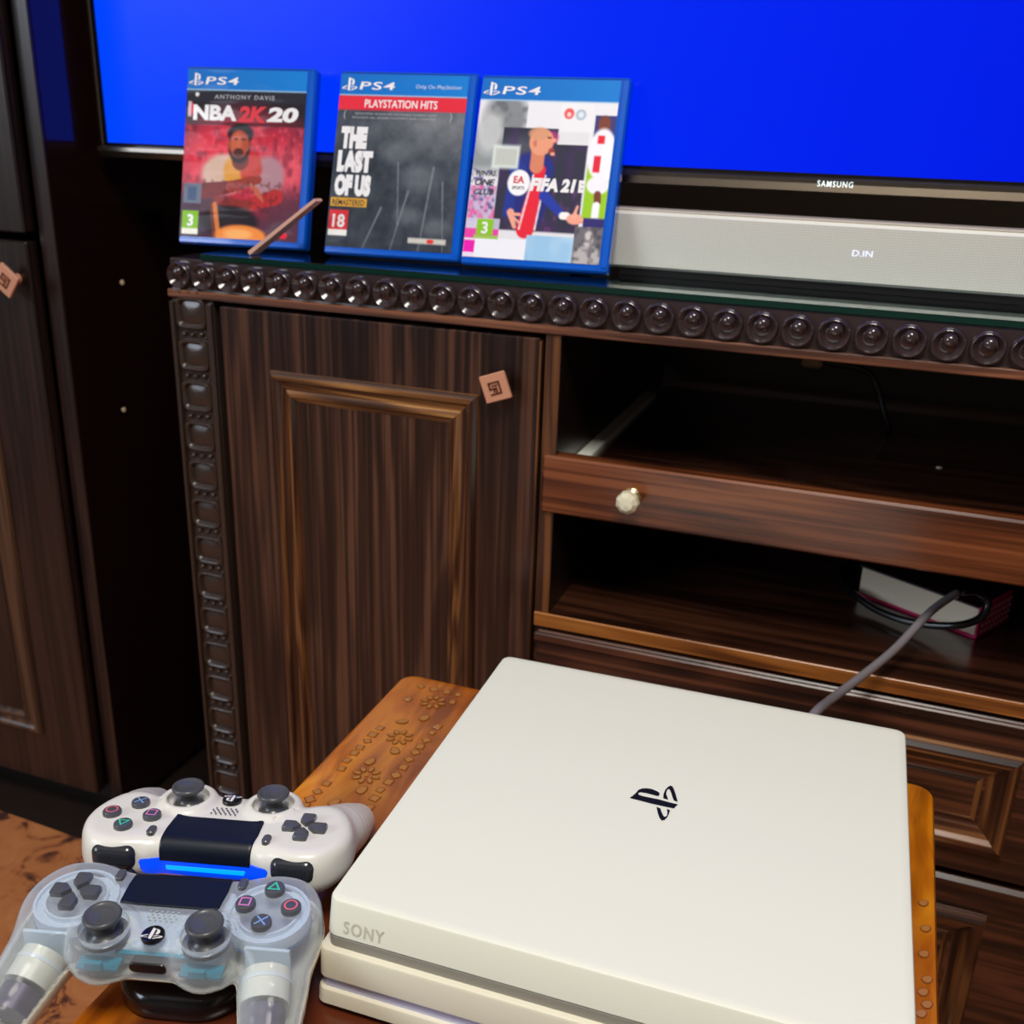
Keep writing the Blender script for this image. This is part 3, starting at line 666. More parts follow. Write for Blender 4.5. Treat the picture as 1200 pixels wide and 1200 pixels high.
    c.rect(.085, .785, .205, .875, (132, 190, 30)); c.rect(.07, .875, .25, .895, (150, 190, 80))
    c.ell(.355, .575, .082, .072, (232, 232, 236), 1, .08); c.rect(.14, .37, .335, .50, (214, 226, 220), 1, .02); c.rect(.155, .385, .32, .485, (184, 190, 184), 1, .02)
    header(c)
K = lambda **k: k
PS = ('PS4', .155, .088, .28, .045, 'white', K(bold=.01, spacing=1.1, shear=.1))
def T1(c): return c
game_case('game_case', 'leftmost blue game case, basketball cover with red seated player', -.0149, .0393, .127, .2615, paint1, [
    PS, ('ANTHONY DAVIS', .24, .172, .50, .026, 'grey', K(bold=.015, spacing=1.25)),
    ('NBA', .065, .300, .37, .092, 'white', K(bold=.05)), ('2K', .445, .305, .235, .095, 'red', K(bold=.05, shear=.15)), ('20', .685, .300, .26, .088, 'white', K(bold=.05, shear=.12)),
    ('3', .062, .938, .052, .072, 'white', K(bold=.03))])
game_case('game_case', 'middle blue game case, dark grey misty cover under a red stripe', .1474, .0426, .0877, .3083, paint2, [
    PS, ('Only On PlayStation', .60, .082, .35, .028, 'pale', K()), ('PLAYSTATION HITS', .21, .190, .57, .046, 'white', K(bold=.015)),
    ('(                                          )', .05, .262, .85, .055, 'grey', K()), ('REMASTERED VERSION OF THE AWARD WINNING GAME', .14, .232, .64, .012, 'grey', K()), ('INCLUDES ALL ADDED CONTENT AND CHAPTERS', .12, .254, .66, .012, 'grey', K()),
    ('THE', .045, .430, .21, .128, 'white', K(bold=.085)), ('LAST', .035, .567, .28, .128, 'white', K(bold=.085)), ('OF US', .03, .704, .29, .125, 'white', K(bold=.085)),
    ('REMASTERED', .025, .758, .26, .034, 'black', K(bold=.02)), ('18', .04, .888, .10, .078, 'white', K(bold=.03))])
game_case('game_case', 'rightmost blue game case, football cover with shouting player', .2894, .0389, .0762, .346, paint3, [
    PS, ('FIFA 21', .44, .617, .33, .074, 'white', K(bold=.06, shear=.15)), ('E', .79, .615, .04, .068, 'white', K(bold=.08)),
    ('EA', .315, .578, .08, .040, 'red', K(bold=.03)), ('SPORTS', .31, .612, .09, .018, 'black', K(bold=.02)),
    ('WIN AS', .03, .545, .15, .03, 'black', K(bold=.03, shear=.2)), ('ONE', .03, .60, .15, .038, 'black', K(bold=.03, shear=.2)), ('CLUB', .03, .652, .15, .034, 'black', K(bold=.03, shear=.2)),
    ('3', .12, .868, .048, .068, 'white', K(bold=.03))])

# thin strip leaning between the first two cases
st = MB(); a = Vector((.0840, .0235, .0440)); d = Vector((.0690, .0050, .0520)); n_ = Vector((-.6, 0, .8)).normalized()
w = Vector((.25, .95, .0)).normalized()*.006; t = Vector((-.6, 0, .8)).normalized()*.0018
pts = []
for e_, sc_ in ((0, 1), (1, .75)):
    c0 = a+d*e_
    for sw, s_t in ((-1, 0), (1, 0), (1, 1), (-1, 1)): pts.append(tuple(c0+w*sw*sc_+t*(s_t*2)*sc_))
st.add(pts, [(0, 3, 2, 1), (4, 5, 6, 7), (0, 1, 5, 4), (1, 2, 6, 5), (2, 3, 7, 6), (3, 0, 4, 7)])
tag(mk('flat_strip', st, mat('pinkish_wood_strip', (206, 160, 142), .4)), 'thin pinkish flat strip leaning between the left and middle game cases', 'strip')

# ============================================================ SMALL TABLE
tab = thing('side_table', 'low orange wooden table with inlaid top under the white console', 'table', (.528, -.40, FZ))
tw = bpy.data.materials.new('orange_lacquer_wood'); tw.use_nodes = True; nt = tw.node_tree; b = nt.nodes['Principled BSDF']
g = nt.nodes.new('ShaderNodeNewGeometry'); mp = nt.nodes.new('ShaderNodeMapping'); mp.inputs['Scale'].default_value = (60, 12, 12); mp.inputs['Rotation'].default_value = (0, 0, .4); nt.links.new(g.outputs['Position'], mp.inputs[0])
n1 = nt.nodes.new('ShaderNodeTexNoise'); n1.inputs['Scale'].default_value = 1; n1.inputs['Detail'].default_value = 5; n1.inputs['Distortion'].default_value = 1; nt.links.new(mp.outputs[0], n1.inputs['Vector'])
r = ramp(nt, [(.28, (150, 78, 6)), (.5, (210, 122, 12)), (.75, (238, 160, 30))]); nt.links.new(n1.outputs['Fac'], r.inputs[0])
n2 = nt.nodes.new('ShaderNodeTexNoise'); n2.inputs['Scale'].default_value = 9; n2.inputs['Detail'].default_value = 2; nt.links.new(g.outputs['Position'], n2.inputs['Vector'])
r2 = ramp(nt, [(.35, (190, 140, 90)), (.6, (255, 255, 255))]); nt.links.new(n2.outputs['Fac'], r2.inputs[0])
mx = nt.nodes.new('ShaderNodeMix'); mx.data_type = 'RGBA'; mx.blend_type = 'MULTIPLY'; mx.inputs[0].default_value = .55
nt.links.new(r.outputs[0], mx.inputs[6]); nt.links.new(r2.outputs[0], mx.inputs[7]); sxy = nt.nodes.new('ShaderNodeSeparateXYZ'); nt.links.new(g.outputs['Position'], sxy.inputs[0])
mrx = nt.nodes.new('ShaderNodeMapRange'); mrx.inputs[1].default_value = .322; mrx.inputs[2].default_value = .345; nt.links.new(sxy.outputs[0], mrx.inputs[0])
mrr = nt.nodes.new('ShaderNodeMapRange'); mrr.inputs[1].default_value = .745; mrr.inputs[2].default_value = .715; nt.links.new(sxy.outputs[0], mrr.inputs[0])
mry = nt.nodes.new('ShaderNodeMapRange'); mry.inputs[1].default_value = -.15; mry.inputs[2].default_value = -.42; nt.links.new(sxy.outputs[1], mry.inputs[0])  # red-brown field darkens towards the camera, partly painting in the far end's gloss
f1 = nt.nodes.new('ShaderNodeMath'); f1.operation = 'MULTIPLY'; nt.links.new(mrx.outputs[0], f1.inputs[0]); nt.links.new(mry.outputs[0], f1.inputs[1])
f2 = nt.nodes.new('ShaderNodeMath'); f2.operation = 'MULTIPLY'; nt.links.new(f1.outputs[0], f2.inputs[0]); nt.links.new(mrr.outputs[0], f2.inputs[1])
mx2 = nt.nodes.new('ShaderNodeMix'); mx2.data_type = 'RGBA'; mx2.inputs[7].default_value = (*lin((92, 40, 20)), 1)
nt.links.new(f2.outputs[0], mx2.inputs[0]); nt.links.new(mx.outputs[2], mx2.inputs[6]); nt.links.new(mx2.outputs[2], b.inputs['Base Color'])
b.inputs['Roughness'].default_value = .3; b.inputs['Coat Weight'].default_value = .5; b.inputs['Coat Roughness'].default_value = .15
TZ = -.284
def rrect(x0, y0, x1, y1, r, n=6):
    out = []
    for cx, cy, a0 in ((x1-r, y1-r, 0), (x0+r, y1-r, 90), (x0+r, y0+r, 180), (x1-r, y0+r, 270)):
        for i in range(n+1):
            a = math.radians(a0+90*i/n); out.append((cx+r*cos(a), cy+r*sin(a)))
    return out
TA = (.3085, -.68, .7425, -.117)
def slab_rings(x0, y0, x1, y1, r, levels, n=6):
    return [[(x, y, z) for x, y in rrect(x0+i, y0+i, x1-i, y1-i, max(r-i, .0005), n)] for z, i in levels]
q = MB(); q.loops(slab_rings(*TA, .014, [(TZ-.024, .004), (TZ-.020, 0), (TZ-.004, 0), (TZ-.001, .0015), (TZ, .004)], 8), True, True, True)
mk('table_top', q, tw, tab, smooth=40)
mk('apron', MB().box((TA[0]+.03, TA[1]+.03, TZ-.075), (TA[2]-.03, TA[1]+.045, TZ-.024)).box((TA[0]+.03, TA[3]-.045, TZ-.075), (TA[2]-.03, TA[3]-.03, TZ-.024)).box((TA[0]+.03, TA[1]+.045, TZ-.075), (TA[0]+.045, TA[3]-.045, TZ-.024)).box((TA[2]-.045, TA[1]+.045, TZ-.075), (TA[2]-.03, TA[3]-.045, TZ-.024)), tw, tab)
for lx in (TA[0]+.045, TA[2]-.045):
    for ly in (TA[1]+.045, TA[3]-.045):
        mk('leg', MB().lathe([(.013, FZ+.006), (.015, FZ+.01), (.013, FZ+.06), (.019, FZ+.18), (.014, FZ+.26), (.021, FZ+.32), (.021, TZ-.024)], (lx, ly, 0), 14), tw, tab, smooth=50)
inl = mat('pale_inlay', (172, 116, 56), .3, coat=.5, coatr=.15); inl_d = mat('inlay_outline', (128, 68, 20), .4)
D = [(.3303,-.1574),(.3554,-.1343),(.3658,-.1347),(.3663,-.1475),(.3315,-.1345),(.3435,-.1344),(.3283,-.2166),(.3286,-.2263),(.3294,-.206),(.3276,-.2365),(.3273,-.2447),(.3268,-.2555),(.3283,-.2666),(.3274,-.2869),(.3264,-.2981),(.326,-.3077),(.3263,-.3156),(.3702,-.1863),(.3698,-.1961),(.3702,-.2073),(.3694,-.2174),(.3695,-.2261),(.369,-.2364),(.3696,-.2471),(.369,-.2583),(.3678,-.268),(.3666,-.2789),(.3675,-.2892),(.3688,-.3002)]
D += [(.3260, -.3156-.0105*k) for k in range(1, 18)]+[(.3680, -.3002-.0105*k) for k in range(1, 18)]
dm = MB(); s = .0042
dm.add([(s*1.25, 0, .0003), (0, s*1.25, .0003), (-s*1.25, 0, .0003), (0, -s*1.25, .0003)], [(0, 1, 2, 3)], 1)
dm.loops([[(s, 0, .0001), (0, s, .0001), (-s, 0, .0001), (0, -s, .0001)], [(s*.9, 0, .0006), (0, s*.9, .0006), (-s*.9, 0, .0006), (0, -s*.9, .0006)]], True, False, True, 0)
pr_ = None
def inlay(pr, mb, name, x, y, rz=0, sc=1):
    loc = (x-tab.location.x, y-tab.location.y, TZ-tab.location.z)
    if pr is None: pr = mk(name, mb, [inl, inl_d], tab, world=False, fix=False); o = pr
    else: o = pr.copy(); C.objects.link(o); o.parent = tab
    o.location = loc; o.rotation_euler = (0, 0, rz); o.scale = (sc, sc, 1); return pr
for x, y in D: pr_ = inlay(pr_, dm, 'inlay_diamond', x, y, random.uniform(-.2, .2)+PI/4*(random.random() < .5), random.uniform(.75, 1))
tm = MB(); tear = [(.006*cos(a)*(1+.25*cos(a)), .0042*sin(a)) for a in [2*PI*k/12 for k in range(12)]]
put_poly(tm, [(x*1.2, y*1.25) for x, y in tear], lambda x, y: (x, y, .0003), 1); put_poly(tm, tear, lambda x, y: (x, y, .0006), 0)
pr_ = None
for x, y in [(.3547,-.231),(.3432,-.2512),(.3544,-.2852),(.3433,-.3055),(.355,-.18),(.342,-.19),(.355,-.34),(.343,-.36)]: pr_ = inlay(pr_, tm, 'inlay_teardrop', x, y, random.uniform(0, 6), .75)
for x, y in [(.7358,-.254),(.7371,-.2773),(.736,-.3001),(.7377,-.3204),(.7354,-.3313),(.7375,-.3399),(.7344,-.3479),(.736,-.36),(.737,-.372)]: pr_ = inlay(pr_, tm, 'inlay_teardrop', x-.002, y, .9, .55)
fm = MB()
for k in range(8):
    a = 2*PI*k/8; pe = [(.0085+.0034*cos(t_), .0019*sin(t_)) for t_ in [2*PI*j/8 for j in range(8)]]
    R_ = lambda x, y, a=a: (x*cos(a)-y*sin(a), x*sin(a)+y*cos(a))
    put_poly(fm, [R_(.0085+(x-.0085)*1.3, y*1.5) for x, y in pe], lambda x, y: (x, y, .0003), 1); put_poly(fm, [R_(x, y) for x, y in pe], lambda x, y: (x, y, .0006), 0)
put_poly(fm, [(.002*cos(t_), .002*sin(t_)) for t_ in [2*PI*j/8 for j in range(8)]], lambda x, y: (x, y, .0006), 0)
pr_ = None
for x, y in [(.3493,-.2119),(.349,-.2667),(.3515,-.1539),(.3485,-.325),(.348,-.385)]: pr_ = inlay(pr_, fm, 'inlay_flower', x, y, 0, .88)

# ============================================================ CONSOLE
con = thing('game_console', 'ivory white layered games console lying flat on the orange table', 'game console', (.4263, -.4553, TZ), (0, 0, .029))
ivory = mat('ivory_matte_plastic', (230, 231, 212), .42, bump=(900, .05)); ivory2 = mat('ivory_side_plastic', (222, 216, 194), .4)
groove = mat('grey_groove', (150, 146, 134), .5); silv = mat('silver_blue_strip', (200, 202, 232), .3, metal=.3); conblk = mat('console_black', (20, 20, 18), .3)
cw, cd, ct = .2950, .2890, .065
def slab(z0, z1, x0, y0, x1, y1, r, sl, m, name, ch=.0015):
    R = []
    for z, i, dy in [(z0, ch*.6, -sl), (z0+ch*.6, 0, -sl), (z1-ch, 0, 0), (z1-ch*.3, ch*.35, 0), (z1, ch, 0), (z1, ch+.004, 0)]:
        R.append([(x, y+(dy if y < (y0+y1)/2 else 0), z) for x, y in rrect(x0+i, y0+i, x1-i, y1-i, max(r-i, .001), 6)])
    q = MB(); q.loops(R, True, True, True); return mk(name, q, m, con, smooth=25, world=False)
slab(ct-.0205, ct, 0, 0, cw, cd, .007, .004, ivory, 'top_layer', .0018)
slab(ct-.0275, ct-.0205, .0012, -.0038, cw-.0012, cd-.004, .005, 0, groove, 'groove_layer', .0004)
slab(ct-.0460, ct-.0270, -.0030, -.0078, cw+.0035, cd, .006, .001, ivory2, 'middle_layer', .0022)
slab(ct-.0525, ct-.0460, -.0012, -.0072, cw+.0012, cd-.003, .004, 0, silv, 'silver_strip', .0004)
slab(.0035, ct-.0520, -.0035, -.0100, cw+.0035, cd, .006, .001, ivory2, 'bottom_layer', .0018)
ft = MB()
for x in (.03, cw-.03):
    for y in (.03, cd-.03): ft.lathe([(.009, .0004), (.009, .0035)], (x, y, 0), 12)
mk('rubber_feet', ft, conblk, con, world=False)
q = MB(); k_ = 1/1000
for Pg in (_A, _B, _D): put_poly(q, [(x*k_, y*k_) for x, y in Pg], lambda x, y: (x, y, ct+.00025))
o = mk('emblem', q, conblk, con, world=False, fix=False); o['label'] = 'black emblem inlaid in the top'
q = MB(); put_text(q, 'SONY', .0108, -.0168, .0235, .0070, lambda x, y: (x, -.0042-.0004+(y+.0018)*.0*1-.0000, ct+y), bold=.015, spacing=1.15)
# follow the slanted front face
q.v = [(x, -.00030-.004*((ct-.0018-z)/.0175), z) for x, y, z in q.v]
o = mk('maker_lettering', q, mat('embossed_grey', (200, 196, 178), .35), con, world=False, fix=False)

# ============================================================ CONTROLLERS (model frame in mm: x right, y to the triggers, z out of the face)
GRIP = spline([(59, 8, -16, 15.5), (60, -8, -18, 18.2), (63, -28, -21.5, 18.2), (66.5, -48, -28, 15.8), (69, -68, -35.0, 12.0)], 3)
def body(X, Y, Z, top=True):
    d = rbox(X, Y, Z, (0, -6, -13.5), (36, 29, 12.5), 8)
    for s in (-1, 1):
        pod = rcyl(X, Y, Z, (s*53, 0, -13), 27.5, 13.5, 8)
        sh = rbox(X, Y, Z, (s*50, 12, -14), (22, 14, 11.5), 9)
        G = GRIP; g = None
        for q in range(len(G)-1):
            c_ = cone(X, Y, Z, (s*G[q][0], G[q][1], G[q][2]), (s*G[q+1][0], G[q+1][1], G[q+1][2]), G[q][3], G[q+1][3])
            g = c_ if g is None else np.minimum(g, c_)
        d = smin(smin(smin(d, pod, 5), sh, 5), g, 12)
    d = smax(d, Z+.4, 2.5)
    for s in (-1, 1):
        st = rcyl(X, Y, Z, (s*27, -23, -10), 18.0, 12.0, 4)
        st = smin(st, np.sqrt((X-s*27)**2+((Y+24)*1.0)**2+((Z+12)*1.25)**2)-19.5, 3)
        d = smin(d, st, 3)
        d = np.maximum(d, -(rcyl(X, Y, Z, (s*27, -23, 4), 12.6, 7.5, 1.5)))
    # shallow ring round the d-pad and buttons
        ring = np.abs(np.sqrt((X-s*53)**2+Y**2)-21.5)-.5
        d = np.maximum(d, -np.maximum(ring, np.abs(Z-.6)-.7))
    return d
LO, HI = (-88, -88, -50), (88, 34, 8)
def make_controller(name, label, loc, rot, crystal):
    root = thing(name, label, 'game controller', loc, rot)
    shell = M_shell_c if crystal else M_shell_w
    gr = M_grey
    h = 1.15
    me = SHELL.get('me')
    if me is None:
        o = sdf_obj('shell', body, LO, HI, h, shell, root); SHELL['me'] = o.data
    else:
        me2 = me.copy(); me2.materials.clear(); me2.materials.append(shell)
        o = bpy.data.objects.new('shell', me2); C.objects.link(o); o.parent = root
    k = .001
    def A(name, mb, m, sm=None, fix=True):
        mb.v = [(x*k, y*k, z*k) for x, y, z in mb.v]; return mk(name, mb, m, root, smooth=sm, world=False, fix=fix)
    # touchpad follows the body round its front
    def pad(X, Y, Z):
        d = body(X, Y, Z); w_ = np.abs(X)-(28.0-.06*np.abs(Y-10)); 
        return smax(smax(np.maximum(d-.9, -(d+2.2)), w_, 1), smax(-4.6-Y, -(Z+14.0), 1), 1)
    def lbar(X, Y, Z):
        d = body(X, Y, Z); return np.maximum(np.maximum(d-.6, -(d+2)), np.maximum(np.abs(X)-24, np.maximum(10-Y, np.maximum(np.abs(Z+18.0)-2.0, -100))))
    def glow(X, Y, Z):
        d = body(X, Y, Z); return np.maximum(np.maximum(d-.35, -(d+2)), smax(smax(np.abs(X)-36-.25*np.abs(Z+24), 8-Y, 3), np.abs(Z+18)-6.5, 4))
    if not crystal: sdf_obj('added_bar_glow', glow, (-40, 4, -28), (40, 28, -10), .9, M_glow, root)  # added emissive patch imitating the bar's blue glow spread over the shell
    if 'pad' not in SHELL:
        o = sdf_obj('touchpad', pad, (-32, -8, -19), (32, 27, 4), .8, M_pad, root); SHELL['pad'] = o.data
        o = sdf_obj('light_bar', lbar, (-28, 6, -24), (28, 28, -12), .8, M_lbar, root); SHELL['lbar'] = o.data
        if crystal: o.data = o.data.copy(); o.data.materials[0] = M_lbar_off
    else:
        o = bpy.data.objects.new('touchpad', SHELL['pad']); C.objects.link(o); o.parent = root
        dd = SHELL['lbar'].copy(); dd.materials[0] = M_lbar_off if crystal else M_lbar
        o = bpy.data.objects.new('light_bar', dd); C.objects.link(o); o.parent = root
    # directional buttons
    for i in range(4):
        a = PI/2*i; q = MB()
        pl_ = [(2.0, 0), (6.2, 4.2), (12.2, 4.2), (13.2, 3.2), (13.2, -3.2), (12.2, -4.2), (6.2, -4.2)]
        R = []
        for z, ins in ((-1, 0), (1.8, 0), (2.6, .5), (2.5+.2, .9)):
            R.append([((7.4+(x-7.4)*(1-ins*.16))*cos(a)-(y*(1-ins*.2))*sin(a)-53, (7.4+(x-7.4)*(1-ins*.16))*sin(a)+(y*(1-ins*.2))*cos(a), z) for x, y in pl_])
        q.loops(R, True, True, True); A('direction_button', q, gr, 40)
    for i, (bx, by, kind) in enumerate([(53, 12.4, 't'), (65.4, 0, 'o'), (53, -12.4, 'x'), (40.6, 0, 's')]):
        q = MB().lathe([(5.5, -1), (5.5, 1.6), (5.1, 2.3), (4.2, 2.55), (.00001, 2.6)], (bx, by, 0), 22)
        o = A('action_button', q, gr, 40)
        sy = MB(); pp = lambda x, y: (bx+x, by+y, 2.78)
        def ringpoly(P1, P2):
            n = len(P1)
            sy.add([pp(*p) for p in P1]+[pp(*p) for p in P2], [(j, (j+1) % n, n+(j+1) % n, n+j) for j in range(n)])
        if kind == 'o': ringpoly([(3.7*cos(2*PI*j/20), 3.7*sin(2*PI*j/20)) for j in range(20)], [(2.8*cos(2*PI*j/20), 2.8*sin(2*PI*j/20)) for j in range(20)])
        if kind == 's': ringpoly([(-3, -3), (3, -3), (3, 3), (-3, 3)], [(-2.2, -2.2), (2.2, -2.2), (2.2, 2.2), (-2.2, 2.2)])
        if kind == 't': ringpoly([(-3.7, -2.2), (3.7, -2.2), (0, 3.9)], [(-2.2, -1.4), (2.2, -1.4), (0, 2.3)])
        if kind == 'x':
            for sg in (1, -1): sy.add([pp(x, y*sg) for x, y in ((-3.2, -2.6), (-2.6, -3.2), (3.2, 2.6), (2.6, 3.2))], [(0, 1, 2, 3)])
        sy.v = [(x*k, y*k, z*k) for x, y, z in sy.v]
        so = mk('symbol', sy, M_sym[kind], None, world=False, fix=False); so.parent = o
    for s in (-1, 1):
        q = MB().lathe([(9.8, -3.6), (9.2, -2.6), (8.0, -1.6), (6.6, -.6), (5.6, 1), (5.2, 4), (5.6, 5.2), (8.2, 6.2), (9.6, 7.4), (9.9, 8.6), (9.4, 9.6), (8.6, 9.9), (7.9, 9.4), (6.2, 8.5), (5.6, 8.7), (4.8, 8.4), (.00001, 8.1)], (s*27, -23, -.5), 28)
        A('thumb_stick', q, M_stick, 60)
        q = MB().lathe([(12.4, -5.2), (12.4, -3.8), (.00001, -3.8)], (s*27, -23, 0), 24); A('stick_socket', q, M_black)
        # options / share
        q = MB(); R = []
        for z, i in ((-1.0, 0), (1.0, 0), (1.5, .5)): R.append([(s*34.5+x, 15.0+y, z) for x, y in rrect(-2.4+i, -4.0+i, 2.4-i, 4.0-i, 2.2-i, 4)])
        q.loops(R, True, True, True); A('menu_button', q, gr, 40)
        # shoulder buttons
        def bump_(X, Y, Z, s=s): return rbox(X, Y, Z, (s*53, 24, -11.5), (13.5, 6.3, 7.8), 5.8)
        def trig(X, Y, Z, s=s): return smin(cone(X, Y, Z, (s*46, 22, -21), (s*58, 22, -21), 7, 7), cone(X, Y, Z, (s*46, 26, -29), (s*58, 26, -29), 4.0, 4.0), 5)
        x0, x1 = sorted((s*36, s*68))
        sdf_obj('shoulder_button', bump_, (x0, 16, -19), (x1, 32, -2), 1.1, M_shoulder, root)
        sdf_obj('trigger', trig, (x0, 12, -36), (x1, 36, -11), 1.2, M_shoulder, root)
    q = MB().lathe([(6.0, -1), (6.0, .4), (5.6, .9), (5.0, .7), (.00001, .7)], (0, -25.3, 0), 24); o = A('home_button', q, M_black, 40)
    q = MB(); put_emblem(q, 0, 0, 7.6, lambda x, y: (x, y-25.3, 1.0), sx=1.2); q.v = [(x*k, y*k, z*k) for x, y, z in q.v]
    so = mk('emblem', q, M_white, None, world=False, fix=False); so.parent = o
    q = MB()
    for r_ in range(4):
        for c_ in range(6 if r_ % 2 == 0 else 5):
            x = (c_-(2.5 if r_ % 2 == 0 else 2))*3.0; q.lathe([(.6, -.3), (.6, .02)], (x, -9.0-r_*2.0, .02), 6)
    A('speaker_holes', q, M_grille_c if crystal else M_grey)
    # extension port between the grips
    q = MB(); R = []
    for y, i in ((-30, 0), (-35.2, 0), (-35.8, .5)): R.append([(x, y, -12.5+z) for x, z in rrect(-10+i, -3.2+i, 10-i, 3.2-i, 3.0-i, 5)])
    q.loops(R, True, True, True); A('extension_port', q, M_black, 40)
    if crystal:
        def inner(X, Y, Z):
            d = body(X, Y, Z)+5.5; return np.maximum(np.maximum(d, Z+5), np.maximum(-27-Y, np.abs(X)-36))
        sdf_obj('inner_frame', inner, LO, HI, 2.2, M_inner, root)
        def back(X, Y, Z):
            d = body(X, Y, Z); cut = Z+17.5-.28*np.minimum(Y+24, 0); return np.maximum(np.maximum(d-.35, -(d+1.6)), cut)
        sdf_obj('back_shell', back, LO, HI, 1.25, M_cream, root)
        for s in (-1, 1):
            A('button_cradle', MB().lathe([(22, -11), (22, -3.5), (20.6, -3.5), (20.6, -6), (16.5, -6), (16.5, -3), (15.4, -3), (15.4, -11)], (s*53, 0, 0), 28), M_inner, 40)
            A('contact_board', MB().lathe([(22.5, -13), (22.5, -11.6), (.00001, -11.6)], (s*53, 0, 0), 24), M_board)
            # rumble motor with its cradle inside each grip
            def frame(f):
                ax = Vector((s*59, -26, -19)); bx_ = Vector((s*65, -58, -29)); d_ = (bx_-ax)
                return ax+d_*f
            a0, b0 = frame(.02), frame(.52)
            A('rumble_motor', MB().tube([tuple(a0), tuple(b0)], 12.5, 20), M_motor, 40)
            A('rumble_motor', MB().tube([tuple(frame(.58)), tuple(frame(.95))], 11.0, 20), M_weight, 40)
            A('motor_band', MB().tube([tuple(frame(.16)), tuple(frame(.22))], 13.0, 20), M_white, 40)
            A('motor_bracket', MB().box((s*60-13 if s > 0 else s*60-11, -24.5, -24), (s*60+11 if s > 0 else s*60+13, -22.5, -5), 0, .4), M_inner)
            A('circuit_board', MB().box((s*27-11, -36.5, -16), (s*27+11, -28, -14), 0, .3).box((s*27-5, -38.5, -14), (s*27+4, -36, -9), 0, .3), M_teal)
        A('circuit_board', MB().box((-20, -29, -12), (20, -23, -10), 0, .3), M_teal)
        A('battery', MB().box((-24, -24, -18), (24, 10, -7), 0, 1.5), M_white)
    return root
SHELL = {}
M_shell_w = mat('white_controller_plastic', (226, 224, 214), .32, coat=.2)
M_shell_c = bpy.data.materials.new('clear_crystal_plastic'); M_shell_c.use_nodes = True; nt = M_shell_c.node_tree; nt.nodes.clear()
ou = nt.nodes.new('ShaderNodeOutputMaterial'); tp = nt.nodes.new('ShaderNodeBsdfTransparent'); tp.inputs[0].default_value = (.86, .92, .97, 1)
pr2 = nt.nodes.new('ShaderNodeBsdfPrincipled'); pr2.inputs['Base Color'].default_value = (.76, .82, .88, 1); pr2.inputs['Roughness'].default_value = .12; pr2.inputs['Coat Weight'].default_value = .8
lw = nt.nodes.new('ShaderNodeLayerWeight'); lw.inputs[0].default_value = .35
m1 = nt.nodes.new('ShaderNodeMapRange'); m1.inputs[3].default_value = .10; m1.inputs[4].default_value = .85
nt.links.new(lw.outputs['Facing'], m1.inputs[0]); mx = nt.nodes.new('ShaderNodeMixShader')
nt.links.new(m1.outputs[0], mx.inputs[0]); nt.links.new(tp.outputs[0], mx.inputs[1]); nt.links.new(pr2.outputs[0], mx.inputs[2]); nt.links.new(mx.outputs[0], ou.inputs[0])
M_grey = mat('charcoal_button', (78, 80, 86), .3, coat=.3); M_stick = mat('charcoal_stick_rubber', (76, 78, 80), .32, coat=.25); M_black = mat('socket_black', (14, 15, 18), .3, coat=.3)
M_pad = mat('navy_black_touchpad', (16, 24, 36), .38); M_shoulder = mat('shoulder_charcoal', (44, 46, 52), .22, coat=.4)
M_lbar = mat('lit_blue_bar', (0, 60, 200), .4, emit=(0, 66, 255), es=8); M_lbar_off = mat('unlit_bar', (60, 70, 90), .3)
M_glow = mat('painted_blue_glow', (10, 60, 200), .3, emit=(0, 64, 220), es=1)
M_white = mat('white_part', (226, 226, 222), .4); M_inner = mat('milky_inner_frame', (200, 210, 218), .4); M_motor = mat('cream_motor', (236, 228, 206), .3, metal=.1); M_weight = mat('mauve_weight', (104, 92, 104), .4, metal=.4)
M_cream = mat('cream_back_shell', (214, 208, 190), .35)
M_board = mat('blue_contact_board', (74, 96, 140), .4)
M_teal = mat('teal_circuit_board', (40, 140, 160), .4); M_grille_c = mat('pale_grille', (176, 184, 186), .4)
M_sym = {'t': mat('green_symbol', (60, 210, 170), .4), 'o': mat('pink_red_symbol', (226, 110, 124), .4), 'x': mat('blue_symbol', (130, 170, 224), .4), 's': mat('pink_symbol', (216, 130, 196), .4)}
make_controller('game_controller', 'solid white game controller with glowing blue light bar, far side of the dock', (.3265, -.4113, -.2302), (.1034, -.0022, 3.4135), False)
make_controller('game_controller', 'clear crystal game controller with visible motors, nearest on the dock', (.344, -.4779, -.2291), (.0266, -.002, .2786), True)

# charging dock under both controllers
dock = thing('charging_dock', 'black charging dock under the two controllers on the table', 'charging dock', (.342, -.4447, TZ), (0, 0, .27))
dk = mat('dock_gloss_black', (16, 17, 20), .2, coat=.5)
q = MB(); q.loops([[(x, y, z) for x, y in rrect(-.036+i, -.062+i, .036-i, .030-i, .026-i, 8)] for z, i in ((0, .002), (.002, 0), (.010, 0), (.014, .003), (.0155, .008))], True, True, True)
mk('base', q, dk, dock, smooth=50, world=False)
mk('spine', MB().box((-.022, -.004, .0155), (.022, .004, .034), 0, .002), dk, dock, world=False)

# ============================================================ ITEMS IN THE CABINET
bk = thing('book', 'cream book with pink patterned spine lying on the open shelf', 'book', (.7765, .1057, SH), (0, 0, math.atan2(.055, .0303)))
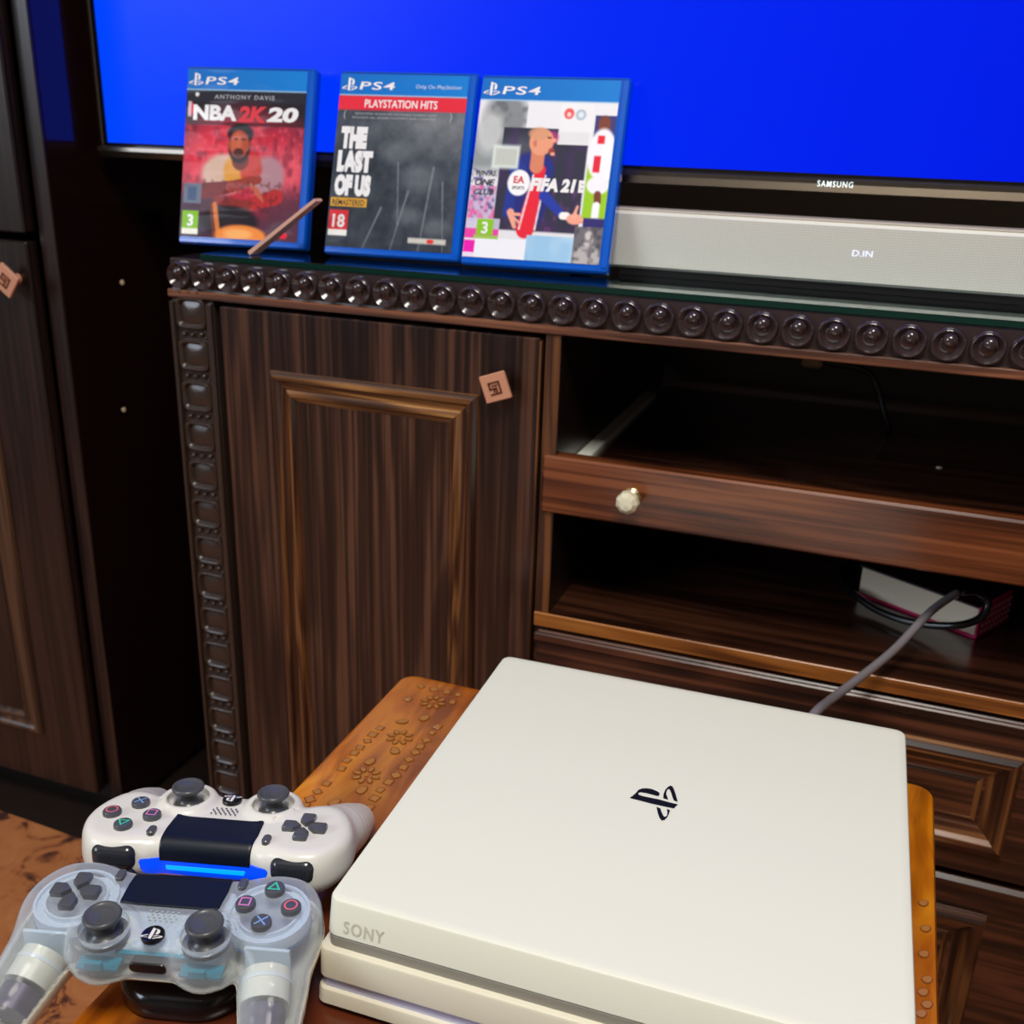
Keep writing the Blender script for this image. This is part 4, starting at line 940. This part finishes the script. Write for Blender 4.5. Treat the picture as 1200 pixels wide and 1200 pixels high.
# local x along the spine (towards the wall), local y to the left along the page edge
pink = mat('pink_cover', (206, 40, 100), .4); cream_p = bpy.data.materials.new('page_edges'); cream_p.use_nodes = True
nt = cream_p.node_tree; b = nt.nodes['Principled BSDF']; g = nt.nodes.new('ShaderNodeTexCoord'); wv = nt.nodes.new('ShaderNodeTexWave'); wv.bands_direction = 'Z'; wv.inputs['Scale'].default_value = 600
nt.links.new(g.outputs['Object'], wv.inputs['Vector']); r = ramp(nt, [(0, (226, 214, 188)), (1, (246, 236, 212))]); nt.links.new(wv.outputs['Fac'], r.inputs[0]); nt.links.new(r.outputs[0], b.inputs['Base Color'])
q = MB().box((0, 0, .0002), (.062, .124, .0025), 0, .0005); q.box((0, 0, .0002), (.062, .0025, .0322), 0, .0005)
mk('cover', q, pink, bk, world=False)
o = mk('top_cover', MB().box((0, .0026, .030), (.062, .124, .0322), 0, .0005), mat('dark_maroon_cover', (36, 12, 22), .35), bk, world=False); o['label'] = 'dark maroon top cover'
q = MB(); a_ = [(.003, .0026), (.003, .122), (.060, .122), (.060, .0026)]; q.prism(a_, .0026, .0299)
mk('pages', q, cream_p, bk, world=False)
q = MB()
for i in range(4):
    for j in range(9): q.lathe([(.0016, 0), (.0014, .0005)], (.008+.0065*j, -.0002, .006+.0065*i), 6, 'y')
mk('spine_dots', q, mat('pale_pink_dots', (240, 190, 200), .5), bk, world=False)

cbm = mat('grey_cable_sheath', (122, 116, 120), .35, coat=.3); cbk = mat('black_cable_sheath', (12, 13, 16), .3, coat=.4)
pts = spline([(.640, -.152, -.258), (.6455, -.148, -.240), (.6527, -.130, -.2330), (.667, -.075, -.2440), (.7025, -.005, -.2350), (.7299, .045, -.2150), (.7520, .078, -.2060)], 8)
tag(mk('power_cable', MB().tube(pts, .0036, 12), cbm, smooth=True), 'grey cable running from behind the console up into the open shelf', 'cable')
pts = spline([(.7540, .080, -.2060), (.768, .092, -.2085), (.779, .098, -.218), (.775, .092, -.233), (.755, .088, -.2430), (.722, .100, -.2520), (.690, .118, -.2540), (.664, .142, -.2500), (.650, .18, -.2560), (.66, .25, -.2565), (.70, .36, -.2565)], 8)
tag(mk('cable', MB().tube(pts, .0036, 10), cbk, smooth=True), 'black cable looping around the book on the open shelf', 'cable')
pts = spline([(.600, .30, -.060), (.6445, .30, -.065), (.6604, .30, -.0861), (.6743, .30, -.1217), (.677, .31, -.1240)], 8)
hc = thing('hanging_cable', 'thin black cable with beige plug hanging in the upper compartment', 'cable', (.60, .30, -.06))
mk('cord', MB().tube(pts, .003, 8), cbk, hc, smooth=True)
mk('plug', MB().box((.578, .292, -.066), (.600, .308, -.050), 0, .003), mat('beige_plug', (186, 150, 110), .5), hc)
